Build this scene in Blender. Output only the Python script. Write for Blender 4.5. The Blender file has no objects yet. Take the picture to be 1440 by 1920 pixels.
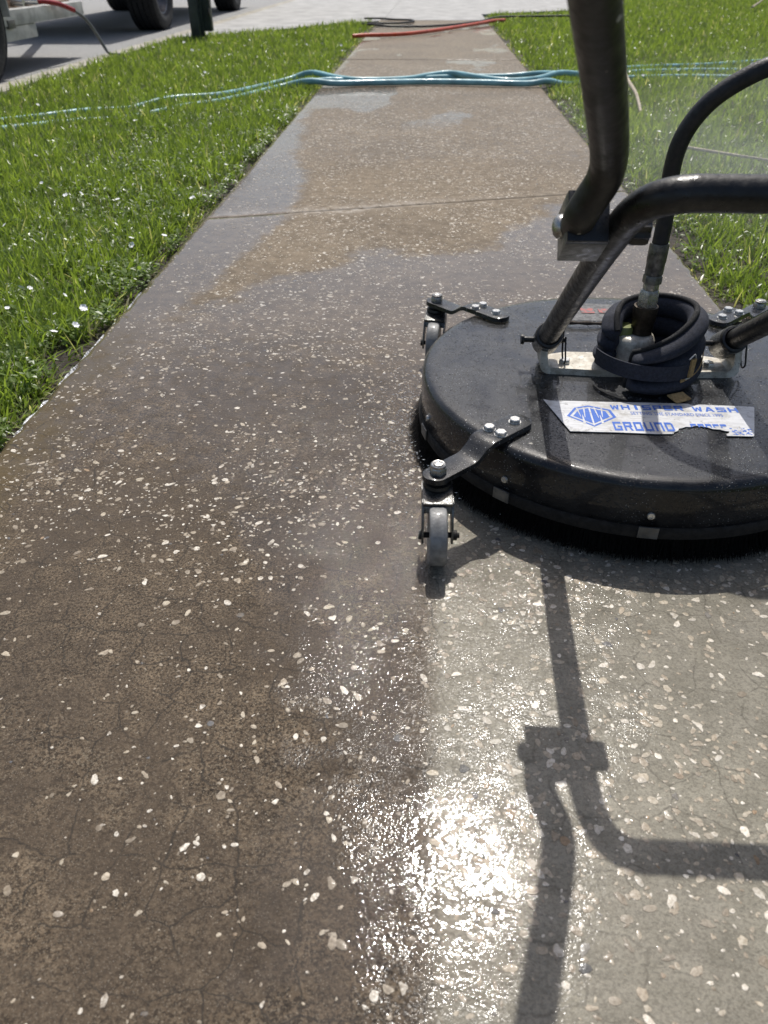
import bpy, bmesh, math, random
import numpy as np
from mathutils import Vector, Matrix
random.seed(7); RNG = np.random.default_rng(11)
R = math.radians
SC = bpy.context.scene
COL = SC.collection

# ------------------------------------------------------------------ camera
cam_d = bpy.data.cameras.new('camera'); cam = bpy.data.objects.new('camera', cam_d); COL.objects.link(cam)
cam.location = (0, 0, .60)
cam.rotation_euler = (R(90 - 35.8), 0, R(3.06))
cam_d.sensor_fit = 'VERTICAL'; cam_d.sensor_height = 36; cam_d.sensor_width = 27
cam_d.lens = 27.04; cam_d.clip_start = .01; cam_d.clip_end = 500
cam_d.dof.use_dof = True; cam_d.dof.focus_distance = 1.05; cam_d.dof.aperture_fstop = 9
SC.camera = cam
# ------------------------------------------------------------------ sky + sun
SUN = Vector((.022, .51, .86)).normalized()
W = bpy.data.worlds.new('World'); SC.world = W; W.use_nodes = True
wn = W.node_tree.nodes; wl = W.node_tree.links
sky = wn.new('ShaderNodeTexSky'); sky.sky_type = 'NISHITA'; sky.sun_disc = False
sky.sun_elevation = math.asin(SUN.z); sky.sun_rotation = math.atan2(SUN.x, SUN.y)
sky.air_density = 1.0; sky.dust_density = 3.0; sky.ozone_density = .5
wl.new(sky.outputs[0], wn['Background'].inputs[0]); wn['Background'].inputs[1].default_value = .115
sd = bpy.data.lights.new('sun', 'SUN'); so = bpy.data.objects.new('sun', sd); COL.objects.link(so)
sd.energy = 4.2; sd.angle = R(.53); sd.color = (1, .965, .91)
so.rotation_euler = (-SUN).to_track_quat('-Z', 'Y').to_euler(); so.location = (0, 8, 14)
SC.view_settings.view_transform = 'Standard'; SC.view_settings.look = 'None'
SC.view_settings.exposure = 0; SC.view_settings.gamma = 1; SC.view_settings.use_curve_mapping = False
SC.render.engine = 'CYCLES'
SC.cycles.use_denoising = True
SC.cycles.sample_clamp_indirect = 4
SC.cycles.max_bounces = 6; SC.cycles.transparent_max_bounces = 8
SC.cycles.volume_bounces = 1

# ------------------------------------------------------------------ helpers
def tag(o, label=None, cat=None, group=None, kind=None):
    if label: o['label'] = label
    if cat: o['category'] = cat
    if group: o['group'] = group
    if kind: o['kind'] = kind
    return o
def empty(name, loc, label=None, cat=None, group=None):
    o = bpy.data.objects.new(name, None); COL.objects.link(o); o.location = loc
    o.empty_display_size = .05
    return tag(o, label, cat, group)
def origin(p):
    v = Vector((0, 0, 0))
    while p is not None:
        v += p.location; p = p.parent
    return v
def copy_tree(o, parent=None):
    c = o.copy(); COL.objects.link(c); c.parent = parent
    for ch in list(o.children): copy_tree(ch, c)
    return c

class MB:
    def __init__(s): s.v = []; s.f = []; s.sm = []
    def add(s, vs, fs, smooth=True):
        b = len(s.v); s.v += [tuple(map(float, v)) for v in vs]
        s.f += [tuple(i + b for i in f) for f in fs]; s.sm += [smooth] * len(fs); return s
    def box(s, c, size, m=None, bev=0.0):
        bm = bmesh.new(); bmesh.ops.create_cube(bm, size=1)
        bmesh.ops.scale(bm, vec=size, verts=bm.verts)
        if bev: bmesh.ops.bevel(bm, geom=bm.edges[:], offset=bev, segments=2, affect='EDGES', profile=.6)
        M = Matrix.Translation(c) @ (m.to_4x4() if m else Matrix())
        vs = [M @ v.co for v in bm.verts]; bm.verts.index_update()
        fs = [[v.index for v in f.verts] for f in bm.faces]; bm.free()
        return s.add(vs, fs, False)
    def tube(s, pts, r, n=14, caps=True, flat=None):
        pts = [Vector(p) for p in pts]; N = len(pts)
        rr = list(r) if hasattr(r, '__len__') else [r] * N
        t = [(pts[min(i + 1, N - 1)] - pts[max(i - 1, 0)]).normalized() for i in range(N)]
        a = Vector((0, 0, 1)) if abs(t[0].z) < .9 else Vector((1, 0, 0))
        u = (a - t[0] * a.dot(t[0])).normalized(); vs = []
        for i in range(N):
            u = (u - t[i] * u.dot(t[i])).normalized(); w = t[i].cross(u)
            for k in range(n):
                an = 2 * math.pi * k / n
                vs.append(pts[i] + (u * math.cos(an) + w * math.sin(an)) * rr[i])
        fs = [[i * n + k, i * n + (k + 1) % n, (i + 1) * n + (k + 1) % n, (i + 1) * n + k] for i in range(N - 1) for k in range(n)]
        s.add(vs, fs, True)
        if caps:
            b = len(s.v) - len(vs)
            s.f += [tuple(b + k for k in range(n))[::-1], tuple(b + (N - 1) * n + k for k in range(n))]; s.sm += [False, False]
        return s
    def lathe(s, prof, c=(0, 0, 0), n=48, m=None, smooth=True):
        c = Vector(c); vs = []; P = len(prof)
        for k in range(n):
            an = 2 * math.pi * k / n
            for r_, z in prof:
                v = Vector((r_ * math.cos(an), r_ * math.sin(an), z)); vs.append(c + (m @ v if m else v))
        fs = [[k * P + j, ((k + 1) % n) * P + j, ((k + 1) % n) * P + j + 1, k * P + j + 1] for k in range(n) for j in range(P - 1)]
        return s.add(vs, fs, smooth)
    def prism(s, poly, z0, z1, m=None, c=(0, 0, 0)):
        n = len(poly); c = Vector(c)
        vs = [Vector((x, y, z)) for z in (z0, z1) for x, y in poly]
        vs = [c + (m @ v if m else v) for v in vs]
        fs = [list(range(n))[::-1], [n + i for i in range(n)]] + [[i, (i + 1) % n, n + (i + 1) % n, n + i] for i in range(n)]
        return s.add(vs, fs, False)
    def build(s, name, mat, parent=None, local=False, loc=None, angle=None):
        me = bpy.data.meshes.new(name)
        o0 = Vector((0, 0, 0)) if local else origin(parent)
        if loc is not None and not local: o0 = o0 + Vector(loc)
        me.from_pydata([tuple(Vector(v) - o0) for v in s.v], [], s.f); me.update()
        me.polygons.foreach_set('use_smooth', s.sm)
        bm = bmesh.new(); bm.from_mesh(me); bmesh.ops.recalc_face_normals(bm, faces=bm.faces[:]); bm.to_mesh(me); bm.free()
        if angle is None: angle = 40
        try: me.set_sharp_from_angle(angle=R(angle))
        except Exception: pass
        if mat: me.materials.append(mat)
        o = bpy.data.objects.new(name, me); COL.objects.link(o); o.parent = parent
        if loc is not None: o.location = loc
        return o

def spline(pts, n=8):
    P = [Vector(p) for p in pts]; P = [P[0] * 2 - P[1]] + P + [P[-1] * 2 - P[-2]]; out = []
    for i in range(1, len(P) - 2):
        for k in range(n):
            t = k / n; a, b, c, d = P[i - 1:i + 3]
            out.append(.5 * ((2 * b) + (c - a) * t + (2 * a - 5 * b + 4 * c - d) * t * t + (3 * b - a - 3 * c + d) * t ** 3))
    out.append(P[-2]); return out

# ------------------------------------------------------------------ materials
class NT:
    def __init__(s, name):
        s.m = bpy.data.materials.new(name); s.m.use_nodes = True
        s.t = s.m.node_tree; s.n = s.t.nodes; s.b = s.n['Principled BSDF']; s.out = s.n['Material Output']
    def node(s, ty, **kw):
        x = s.n.new(ty)
        for k, v in kw.items():
            if k in x.inputs.keys() if isinstance(k, str) else False: s.set(x.inputs[k], v)
            else: setattr(x, k, v)
        return x
    def set(s, inp, v):
        if hasattr(v, 'is_output') or isinstance(v, bpy.types.NodeSocket): s.t.links.new(v, inp)
        else: inp.default_value = v
    def pos(s, scale=None):
        g = s.n.new('ShaderNodeNewGeometry').outputs['Position']
        if scale is None: return g
        m = s.n.new('ShaderNodeMapping'); s.set(m.inputs[0], g); m.inputs['Scale'].default_value = scale; return m.outputs[0]
    def obj(s): return s.n.new('ShaderNodeTexCoord').outputs['Object']
    def noise(s, scale, detail=4, rough=.55, vec=None, dist=0.0):
        x = s.n.new('ShaderNodeTexNoise'); s.set(x.inputs['Vector'], vec if vec is not None else s.pos())
        x.inputs['Scale'].default_value = scale; x.inputs['Detail'].default_value = detail
        x.inputs['Roughness'].default_value = rough; x.inputs['Distortion'].default_value = dist
        return x.outputs[0]
    def vor(s, scale, feature='F1', vec=None, out='Distance', rnd=1.0):
        x = s.n.new('ShaderNodeTexVoronoi'); x.feature = feature; s.set(x.inputs['Vector'], vec if vec is not None else s.pos())
        x.inputs['Scale'].default_value = scale; x.inputs['Randomness'].default_value = rnd
        return x.outputs[out]
    def math(s, op, a, b=0.0, c=0.0, clamp=False):
        x = s.n.new('ShaderNodeMath'); x.operation = op; x.use_clamp = clamp
        s.set(x.inputs[0], a); s.set(x.inputs[1], b)
        if len(x.inputs) > 2: s.set(x.inputs[2], c)
        return x.outputs[0]
    def ramp(s, v, a, b, lo=0.0, hi=1.0, smooth=True):
        x = s.n.new('ShaderNodeMapRange'); x.interpolation_type = 'SMOOTHSTEP' if smooth else 'LINEAR'
        s.set(x.inputs[0], v); x.inputs[1].default_value = a; x.inputs[2].default_value = b
        x.inputs[3].default_value = lo; x.inputs[4].default_value = hi; return x.outputs[0]
    def mix(s, f, a, b, mode='MIX'):
        x = s.n.new('ShaderNodeMix'); x.data_type = 'RGBA'; x.blend_type = mode
        s.set(x.inputs[0], f)
        for i, v in ((6, a), (7, b)):
            if isinstance(v, (tuple, list)): v = tuple(v) + ((1,) if len(v) == 3 else ())
            s.set(x.inputs[i], v)
        return x.outputs[2]
    def bump(s, h, dist, strength=1.0, normal=None):
        x = s.n.new('ShaderNodeBump'); s.set(x.inputs['Height'], h); x.inputs['Distance'].default_value = dist
        s.set(x.inputs['Strength'], strength)
        if normal is not None: s.set(x.inputs['Normal'], normal)
        return x.outputs[0]
    def attr(s, name):
        x = s.n.new('ShaderNodeAttribute'); x.attribute_name = name; return x.outputs['Fac']
    def p(s, **kw):
        for k, v in kw.items():
            k = k.replace('_', ' ')
            if isinstance(v, (tuple, list)) and len(v) == 3 and k in ('Base Color', 'Sheen Tint', 'Specular Tint', 'Coat Tint'): v = tuple(v) + (1,)
            s.set(s.b.inputs[k], v)
        return s.m

def simple(name, col, rough=.5, metal=0.0, var=.25, scale=60, bump=0.0, bscale=200, rvar=.15, dark=None, coord='obj', coat=0.0):
    t = NT(name); vec = t.obj() if coord == 'obj' else t.pos()
    n1 = t.noise(scale, 5, .6, vec); d = dark or tuple(c * (1 - var) for c in col)
    t.p(Base_Color=t.mix(t.ramp(n1, .3, .7), d, tuple(min(1, c * (1 + var * .5)) for c in col)), Metallic=metal,
        Roughness=t.ramp(t.noise(scale * 2.7, 4, .6, vec), .3, .7, max(.03, rough - rvar), min(1, rough + rvar)))
    if bump: t.p(Normal=t.bump(t.noise(bscale, 4, .6, vec), bump))
    if coat: t.p(Coat_Weight=coat, Coat_Roughness=.1)
    return t.m
M = {}
M['steel_dark'] = simple('dark_worn_steel', (.016, .0155, .015), .40, .2, .6, 45, .0004, 220)
M['steel'] = simple('zinc_steel', (.42, .41, .39), .33, .9, .35, 150, .0002, 500)
M['bolt'] = simple('wet_bolt_steel', (.62, .61, .58), .3, .75, .3, 300, .0002, 700)
M['alu_bar'] = None
M['clamp'] = simple('dull_clamp_metal', (.16, .16, .155), .42, .6, .35, 60, .0003, 300)
M['fork'] = simple('dirty_fork_steel', (.13, .13, .125), .35, .8, .5, 120, .0003, 400)
M['black_plastic'] = simple('black_plastic', (.012, .012, .013), .4, 0, .3, 100, .0002, 500)
M['rubber_tyre'] = simple('tyre_rubber', (.016, .016, .017), .75, 0, .4, 20, .002, 60)
M['wheel_grey'] = simple('grey_wheel_rubber', (.20, .20, .195), .5, 0, .35, 90, .0003, 400, coat=.3)
M['axle'] = simple('rusty_axle', (.02, .018, .016), .7, .3, .5, 200, .0006, 500)
M['hose_black'] = simple('black_hose_rubber', (.013, .013, .015), .55, 0, .4, 50, .0006, 260)
M['hose_teal'] = simple('teal_hose', (.19, .40, .44), .42, 0, .30, 9, 0, 30, coat=.12)
M['hose_red'] = simple('orange_red_hose', (.55, .075, .025), .4, 0, .25, 5, 0)
M['hose_dark'] = simple('dark_hose', (.02, .02, .018), .55, 0, .3, 5, 0)
M['hose_grey'] = simple('grey_hose', (.16, .16, .15), .5, 0, .3, 5, 0)
M['red_sleeve'] = simple('red_sleeve', (.32, .015, .02), .3, 0, .2, 10, 0)
M['fabric'] = simple('navy_black_neoprene', (.020, .023, .036), .82, 0, .4, 250, .0006, 900, .1)
M['piping'] = simple('black_binding', (.005, .005, .006), .85, 0, .3, 200, .0003, 900)
M['tan'] = simple('tan_webbing', (.36, .24, .10), .7, 0, .35, 250, .0004, 900)
M['olive'] = simple('olive_paint', (.17, .19, .06), .45, 0, .25, 150, .0001, 500)
M['bronze'] = simple('dirty_brass', (.06, .045, .03), .5, .6, .45, 180, .0004, 500)
M['pale_metal'] = simple('painted_pale_aluminium', (.42, .42, .40), .55, .1, .25, 8, .001, 60, dark=(.27, .27, .255))
M['body_paint'] = simple('truck_paint', (.30, .31, .32), .3, .1, .08, 3, 0, coat=.6)
M['wood_box'] = simple('brown_timber', (.19, .12, .075), .75, 0, .4, 14, .002, 60)
M['post_green'] = simple('dark_green_post', (.045, .058, .055), .45, .2, .35, 14, .001, 90)
M['rim_steel'] = simple('wheel_rim_steel', (.16, .16, .17), .45, .7, .3, 12, 0)
M['twig'] = simple('dry_pale_twig', (.42, .36, .27), .85, 0, .4, 70, .001, 300)
M['twig_dark'] = simple('dark_twig', (.07, .052, .038), .8, 0, .5, 120, .001, 400)
M['white_petal'] = simple('white_petal', (.88, .88, .86), .6, 0, .06, 100)
M['crimp'] = simple('worn_crimp_steel', (.17, .165, .15), .42, .75, .55, 120, .0004, 400)

# ---- numpy value noise used for the fields of wetness and grime
_T = RNG.random((256, 256))
def vnoise(x, y):
    xi = np.floor(x).astype(int); yi = np.floor(y).astype(int); fx = x - xi; fy = y - yi
    fx = fx * fx * (3 - 2 * fx); fy = fy * fy * (3 - 2 * fy)
    g = lambda a, b: _T[a % 256, b % 256]
    return (g(xi, yi) * (1 - fx) + g(xi + 1, yi) * fx) * (1 - fy) + (g(xi, yi + 1) * (1 - fx) + g(xi + 1, yi + 1) * fx) * fy
def fbm(x, y, o=4):
    s = 0; a = .5; t = 0
    for i in range(o):
        s = s + a * vnoise(x * 2 ** i + 17.3 * i, y * 2 ** i + 9.1 * i); t += a; a *= .5
    return s / t
def sst(x, a, b):
    t = np.clip((x - a) / (b - a), 0, 1); return t * t * (3 - 2 * t)

DECK = Vector((.306, 1.058, 0)); DR = .306; DT = .108

def fields(x, y):
    """wetness, ripple depth, cleaned, grime of the pavement at ground points"""
    wob = (fbm(x * 7, y * 7) - .5)
    wob2 = (fbm(x * 25 + 40, y * 25) - .5)
    # cleaned strip behind the machine
    c = sst(x, -.045, -.030) * (1 - sst(np.hypot(x - DECK.x, np.maximum(y - DECK.y, 0)), .27, .30))
    # boundary of dry patch: near edge as a function of x
    xs = np.array([-.66, -.50, -.29, -.13, .14, .31, .45, .66]); ys = np.array([1.45, 1.54, 1.74, 1.98, 2.01, 2.30, 2.5, 2.6])
    near = np.interp(x, xs, ys) + wob * .34 + wob2 * .10
    yl = np.array([1.4, 1.54, 1.85, 2.1, 2.3, 2.54, 2.8, 3.1, 3.5, 4.2]); xl = np.array([-.56, -.52, -.475, -.44, -.40, -.41, -.45, -.52, -.57, -.62])
    left = np.interp(y, yl, xl) + wob * .07 + wob2 * .02
    dry = sst(y - near, -.10, .12) * sst(x - left, -.03, .06)
    dry = dry * (1 - .30 * sst(y, 2.6, 3.2) )
    far_wet = sst(fbm(x * 2.5 + 5, y * 1.1), .52, .60) * sst(y, 3.2, 4.2)
    wet = np.clip(1 - dry, 0, 1)
    wet = np.maximum(wet, far_wet * .8)
    # fore-left brown and far right are only damp
    damp = sst(x + wob * .1, .20, .32) * (1 - sst(y + wob * .2, .50, .64)) * .80
    xb = np.interp(y, [.30, .46, .56, .72, .9, 1.25], [-.03, -.05, -.13, -.15, -.26, -.45]); dampl = (1 - sst(x - xb + wob * .16 + wob2 * .10, -.10, .05)) * (1 - sst(y + wob * .3, .60, 1.30)) * .93
    wet = wet * (1 - damp) * (1 - dampl)
    # rippled standing water
    core = np.exp(-(((x - .048 - wob * .05) / .072) ** 2 + ((y - .345 - wob * .06) / .105) ** 2))
    trail = np.exp(-(((x - np.interp(y, [.4, .7, .9, 1.1], [.03, .06, -.08, -.14]) + wob * .1) / .19) ** 2)) * sst(y, .36, .5) * (1 - sst(y, 1.0, 1.3))
    rip = np.clip(core * 1.0 + .46 * trail + .14 * (1 - sst(y, 1.0, 1.4)), 0, 1)
    thin = .50 * sst(x, -.02, .0) * (1 - sst(y + wob * .2, .62, .80)); wet = wet * (1 - thin)
    wet = wet * (1 - .34 * (1 - sst(x, -.1, .1)) * sst(y, .7, .9) * (1 - sst(y, 1.3, 1.6)))
    wet = np.clip(np.maximum(wet, sst(core, .18, .55) * 1.05), 0, 1)
    # a dark puddled gutter line at the left edge
    gr = fbm(x * 9 + 3, y * 9 + 8) * .6 + fbm(x * 40, y * 40 + 2) * .4
    return wet, rip, c, gr

def joint_y(x): return 2.425 + .31 * x
XL, XR = -.635, .635

def wet_stage(t, base, wet, rip, rough_dry=.85, micro=.0016, soak=None):
    """damp darkening, porous relief and the film of water as a clear coat"""
    pz = t.pos()
    wx = t.n.new('ShaderNodeVectorMath'); wx.operation = 'MULTIPLY'; t.set(wx.inputs[0], pz); wx.inputs[1].default_value = (1, 1, 0)
    v = wx.outputs[0]
    rag = t.math('MULTIPLY', t.math('SUBTRACT', t.noise(34, 7, .72, v), .5), t.math('MULTIPLY', t.math('MULTIPLY', wet, t.math('SUBTRACT', 1.0, wet)), 7.5))
    wet = t.math('ADD', wet, rag, clamp=True)
    dark = t.mix(wet if soak is None else soak, base, t.mix(1.0, base, (.55, .505, .455), 'MULTIPLY'))
    grit = t.noise(520, 3, .65, v)
    grit2 = t.noise(150, 4, .6, v)
    h = t.math('ADD', t.math('MULTIPLY', grit, .5), t.math('MULTIPLY', grit2, 1.2))
    nb = t.bump(h, micro)
    # running water: long soft swells and small ripples; splashed grit beyond the pool
    r1 = t.noise(44, 3, .5, v, 1.1); r2 = t.noise(125, 2, .5, v, .8); r3 = t.noise(290, 2, .55, v, .4); r4 = t.noise(480, 1, .5, v)
    pat = t.ramp(t.noise(15, 5, .7, v), .40, .60, .30, 1)
    core = t.ramp(rip, .12, .95, .10, 1.0, False)
    hh = t.math('MULTIPLY', core, t.math('ADD', t.math('MULTIPLY', r1, .62), t.math('MULTIPLY', r2, .36)))
    tr_ = t.math('MULTIPLY', t.math('MULTIPLY', t.ramp(rip, .16, .50, .06, 1.0), t.ramp(rip, .60, .95, 1, .10)), pat)
    hh = t.math('ADD', hh, t.math('MULTIPLY', tr_, t.math('ADD', t.math('MULTIPLY', r3, 1.35), t.math('MULTIPLY', r4, .45))))
    # crossfall of the walk: a gentle slope to the verge
    sx = t.n.new('ShaderNodeSeparateXYZ'); t.set(sx.inputs[0], pz)
    hh = t.math('ADD', hh, t.math('MULTIPLY', sx.outputs[0], 38.0))
    cn = t.bump(hh, .0010)
    t.p(Base_Color=dark, Roughness=rough_dry, Normal=nb, Specular_IOR_Level=.35,
        Coat_Weight=t.ramp(wet, .08, .95), Coat_IOR=1.36, Coat_Roughness=t.ramp(wet, .1, .9, .25, .05), Coat_Normal=cn)

def concrete_material():
    t = NT('wet_washed_concrete'); wet = t.attr('wet'); rip = t.attr('rip'); gr = t.attr('grime'); far = t.attr('far')
    pz = t.pos()
    sp_ = t.n.new('ShaderNodeSeparateXYZ'); t.set(sp_.inputs[0], pz)
    cl = t.math('MULTIPLY', t.attr('clean'), t.ramp(t.math('ADD', sp_.outputs[0], t.math('MULTIPLY', t.math('SUBTRACT', t.noise(70, 5, .7), .5), .012)), -.0115, -.0075))
    mott = t.noise(38, 6, .65); fine = t.noise(330, 3, .7)
    brown = t.mix(t.ramp(mott, .3, .7), (.116, .084, .053), (.228, .171, .111))
    brown = t.mix(t.ramp(fine, .42, .57), t.mix(1.0, brown, (.25, .235, .22), 'MULTIPLY'), brown)
    brown = t.mix(t.ramp(t.noise(140, 5, .7), .45, .62, .55, 0), brown, t.mix(1.0, brown, (.5, .47, .45), 'MULTIPLY'))
    brown = t.mix(t.ramp(t.noise(620, 2, .6), .55, .66, 0, .6), brown, (.30, .25, .18))
    brown = t.mix(t.ramp(gr, .35, .65, 0, .7), brown, (.072, .053, .036))
    clean = t.mix(t.ramp(t.noise(30, 5, .6), .3, .7), (.228, .210, .163), (.312, .288, .228))
    clean = t.mix(t.ramp(fine, .38, .56, .45, 0), clean, (.105, .092, .070))
    base = t.mix(cl, brown, clean)
    # edges rich in algae, paler mid-walk further off
    base = t.mix(t.ramp(far, 0, 1, 0, .75), base, t.mix(t.ramp(mott, .3, .7), (.150, .116, .076), (.268, .214, .148)))
    base = t.mix(t.math('MULTIPLY', t.attr('algae'), t.ramp(mott, .25, .65, .35, .9)), base, (.10, .070, .026))
    blot = t.noise(2.6, 5, .6); base = t.mix(t.ramp(blot, .35, .62, .55, 0), base, t.mix(1.0, base, (.66, .66, .68), 'MULTIPLY'))
    base = t.mix(t.math('MULTIPLY', t.attr('stain'), t.ramp(t.noise(30, 5, .7), .35, .6)), base, (.36, .32, .27))
    # fine sand grains of the mix
    sp = t.vor(420); base = t.mix(t.math('MULTIPLY', t.ramp(sp, .12, .2, 1, 0), .35), base, (.42, .38, .31))
    # far pebbles too small to build
    vf = t.vor(95, out='Distance'); base = t.mix(t.math('MULTIPLY', t.ramp(vf, .20, .30, .9, 0), t.attr('farpeb')), base, (.52, .47, .38))
    # craze cracks
    wv = t.n.new('ShaderNodeVectorMath'); wv.operation = 'ADD'; t.set(wv.inputs[0], pz)
    nz = t.n.new('ShaderNodeTexNoise'); t.set(nz.inputs['Vector'], pz); nz.inputs['Scale'].default_value = 22; nz.inputs['Detail'].default_value = 4
    ms = t.n.new('ShaderNodeVectorMath'); ms.operation = 'SCALE'; t.set(ms.inputs[0], nz.outputs['Color']); ms.inputs['Scale'].default_value = .035
    t.set(wv.inputs[1], ms.outputs[0])
    cr = t.vor(19, 'DISTANCE_TO_EDGE', wv.outputs[0], rnd=.55)
    cm = t.math('MULTIPLY', t.ramp(cr, .004, .026, 1, 0), t.ramp(t.noise(11, 3, .6), .38, .52))
    cm = t.math('MULTIPLY', t.math('MULTIPLY', cm, t.ramp(far, 0, .5, .8, .15)), t.ramp(cl, 0, 1, 1, .45))
    base = t.mix(cm, base, (.03, .024, .018))
    wet_stage(t, base, wet, rip, soak=t.math('MULTIPLY', wet, t.ramp(cl, 0, 1, .85, .30)))
    return t.m

def pebble_material():
    t = NT('pebble_aggregate'); wet = t.attr('wet'); rip = t.attr('rip')
    c = t.n.new('ShaderNodeAttribute'); c.attribute_name = 'pcol'
    oc = t.n.new('ShaderNodeAttribute'); oc.attribute_type = 'OBJECT'; oc.attribute_name = 'tone'
    base = t.mix(t.ramp(t.noise(300, 5, .7), .38, .66, 0, .75), c.outputs['Color'], t.mix(1.0, c.outputs['Color'], (.50, .45, .38), 'MULTIPLY'))
    base = t.mix(t.math('MULTIPLY', t.ramp(t.noise(90, 4, .7), .46, .62, 0, .75), t.ramp(t.attr('pcl'), 0, 1, 1, .2)), base, (.15, .115, .08))
    wet_stage(t, base, t.math('MULTIPLY', wet, .9), rip, .55, .0003, soak=t.math('MULTIPLY', wet, .35))
    return t.m

# ------------------------------------------------------------------ the pavement
def mesh_np(name, v, faces_flat, loops_per, mats, attrs=None, smooth=False):
    me = bpy.data.meshes.new(name); nf = len(loops_per)
    me.vertices.add(len(v)); me.vertices.foreach_set('co', np.asarray(v, np.float32).ravel())
    me.loops.add(len(faces_flat)); me.loops.foreach_set('vertex_index', np.asarray(faces_flat, np.int32))
    me.polygons.add(nf); st = np.concatenate([[0], np.cumsum(loops_per)[:-1]]).astype(np.int32)
    me.polygons.foreach_set('loop_start', st); me.polygons.foreach_set('loop_total', np.asarray(loops_per, np.int32))
    me.polygons.foreach_set('use_smooth', np.full(nf, smooth))
    for k, a in (attrs or {}).items():
        a = np.asarray(a, np.float32)
        if a.ndim == 1:
            at = me.attributes.new(k, 'FLOAT', 'POINT'); at.data.foreach_set('value', a)
        else:
            at = me.attributes.new(k, 'FLOAT_COLOR', 'POINT'); at.data.foreach_set('color', np.c_[a, np.ones(len(a))].astype(np.float32).ravel())
    me.update(calc_edges=True); me.validate()
    if mats: me.materials.append(mats)
    return me
CONC = concrete_material(); PEB = pebble_material()

bed = MB(); bed.box((0, 5.0, -.0585), (1.25, 12.4, .10)); 
soil = simple('dark_soil', (.035, .026, .018), .9, 0, .5, 30, .006, 80, coord='pos')
walk = bed.build('sidewalk', simple('joint_grout', (.12, .10, .075), .9, 0, .4, 60, coord='pos')); tag(walk, 'wet exposed aggregate concrete sidewalk', 'sidewalk', kind='structure')

def slab(y0f, y1f, ny, p=1.0):
    nx = 128
    u = np.linspace(0, 1, nx + 1); s = np.linspace(0, 1, ny + 1) ** p
    X = XL + (XR - XL) * u
    ed = (fbm(np.zeros(ny + 1) + 3, s * 90) - .5) * .012; ed2 = (fbm(np.zeros(ny + 1) + 8, s * 90) - .5) * .012
    XX = np.repeat(X[None], ny + 1, 0); YY = np.array([y0f(X) * (1 - t) + y1f(X) * t for t in s])
    XX = XX + ed[:, None] * (1 - u)[None] ** 8 + ed2[:, None] * u[None] ** 8
    ZZ = (fbm(XX * 3, YY * 3) - .5) * .004 - .004
    b = np.minimum(u, 1 - u)[None] * 1.27 + 0 * YY
    ZZ = ZZ - np.clip(1 - b / .012, 0, 1) ** 2 * .006
    n0 = (nx + 1) * (ny + 1)
    V = np.c_[XX.ravel(), YY.ravel(), ZZ.ravel()]
    I = np.arange(n0).reshape(ny + 1, nx + 1)
    F = np.stack([I[:-1, :-1], I[:-1, 1:], I[1:, 1:], I[1:, :-1]], -1).reshape(-1, 4)
    # skirts
    rim = np.concatenate([I[0], I[1:, -1], I[-1, ::-1][1:], I[::-1, 0][1:-1]])
    Vs = V[rim].copy(); Vs[:, 2] = -.09; k = len(rim); j = np.arange(k)
    V = np.r_[V, Vs]; F2 = np.stack([rim, n0 + j, n0 + (j + 1) % k, rim[(j + 1) % k]], -1)
    F = np.r_[F, F2]
    wet, rip, cl, gr = fields(V[:, 0], V[:, 1])
    far = sst(V[:, 1] + (fbm(V[:, 0] * 3, V[:, 1] * 3) - .5) * .5, .75, 1.9)
    fp = sst(V[:, 1], 4.6, 5.8) * .9
    al = (1 - sst(V[:, 0] + (fbm(V[:, 0] * 8, V[:, 1] * 8) - .5) * .10, -.60, -.52)) * (1 - sst(V[:, 1], 1.3, 1.7))
    me = mesh_np('concrete_slab', V, F.ravel(), np.full(len(F), 4), CONC, dict(stain=np.exp(-((V[:, 1] - joint_y(V[:, 0]) - .02 + (fbm(V[:, 0] * 9, V[:, 1] * 9) - .5) * .09) / .035) ** 2) * (.25 + .75 * (1 - sst(V[:, 0], -.25, .2))), algae=al, wet=wet, rip=rip, clean=cl, grime=gr, far=far, farpeb=fp), True)
    o = bpy.data.objects.new('concrete_slab', me); COL.objects.link(o); o.parent = walk
    return o
g_ = .0003
slab(lambda x: x * 0 - .6, lambda x: joint_y(x) - g_, 300)
slab(lambda x: joint_y(x) + g_, lambda x: 6.45 + x * .03, 160)
slab(lambda x: 6.46 + x * .03, lambda x: 10.75 + x * .02, 60)

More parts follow.
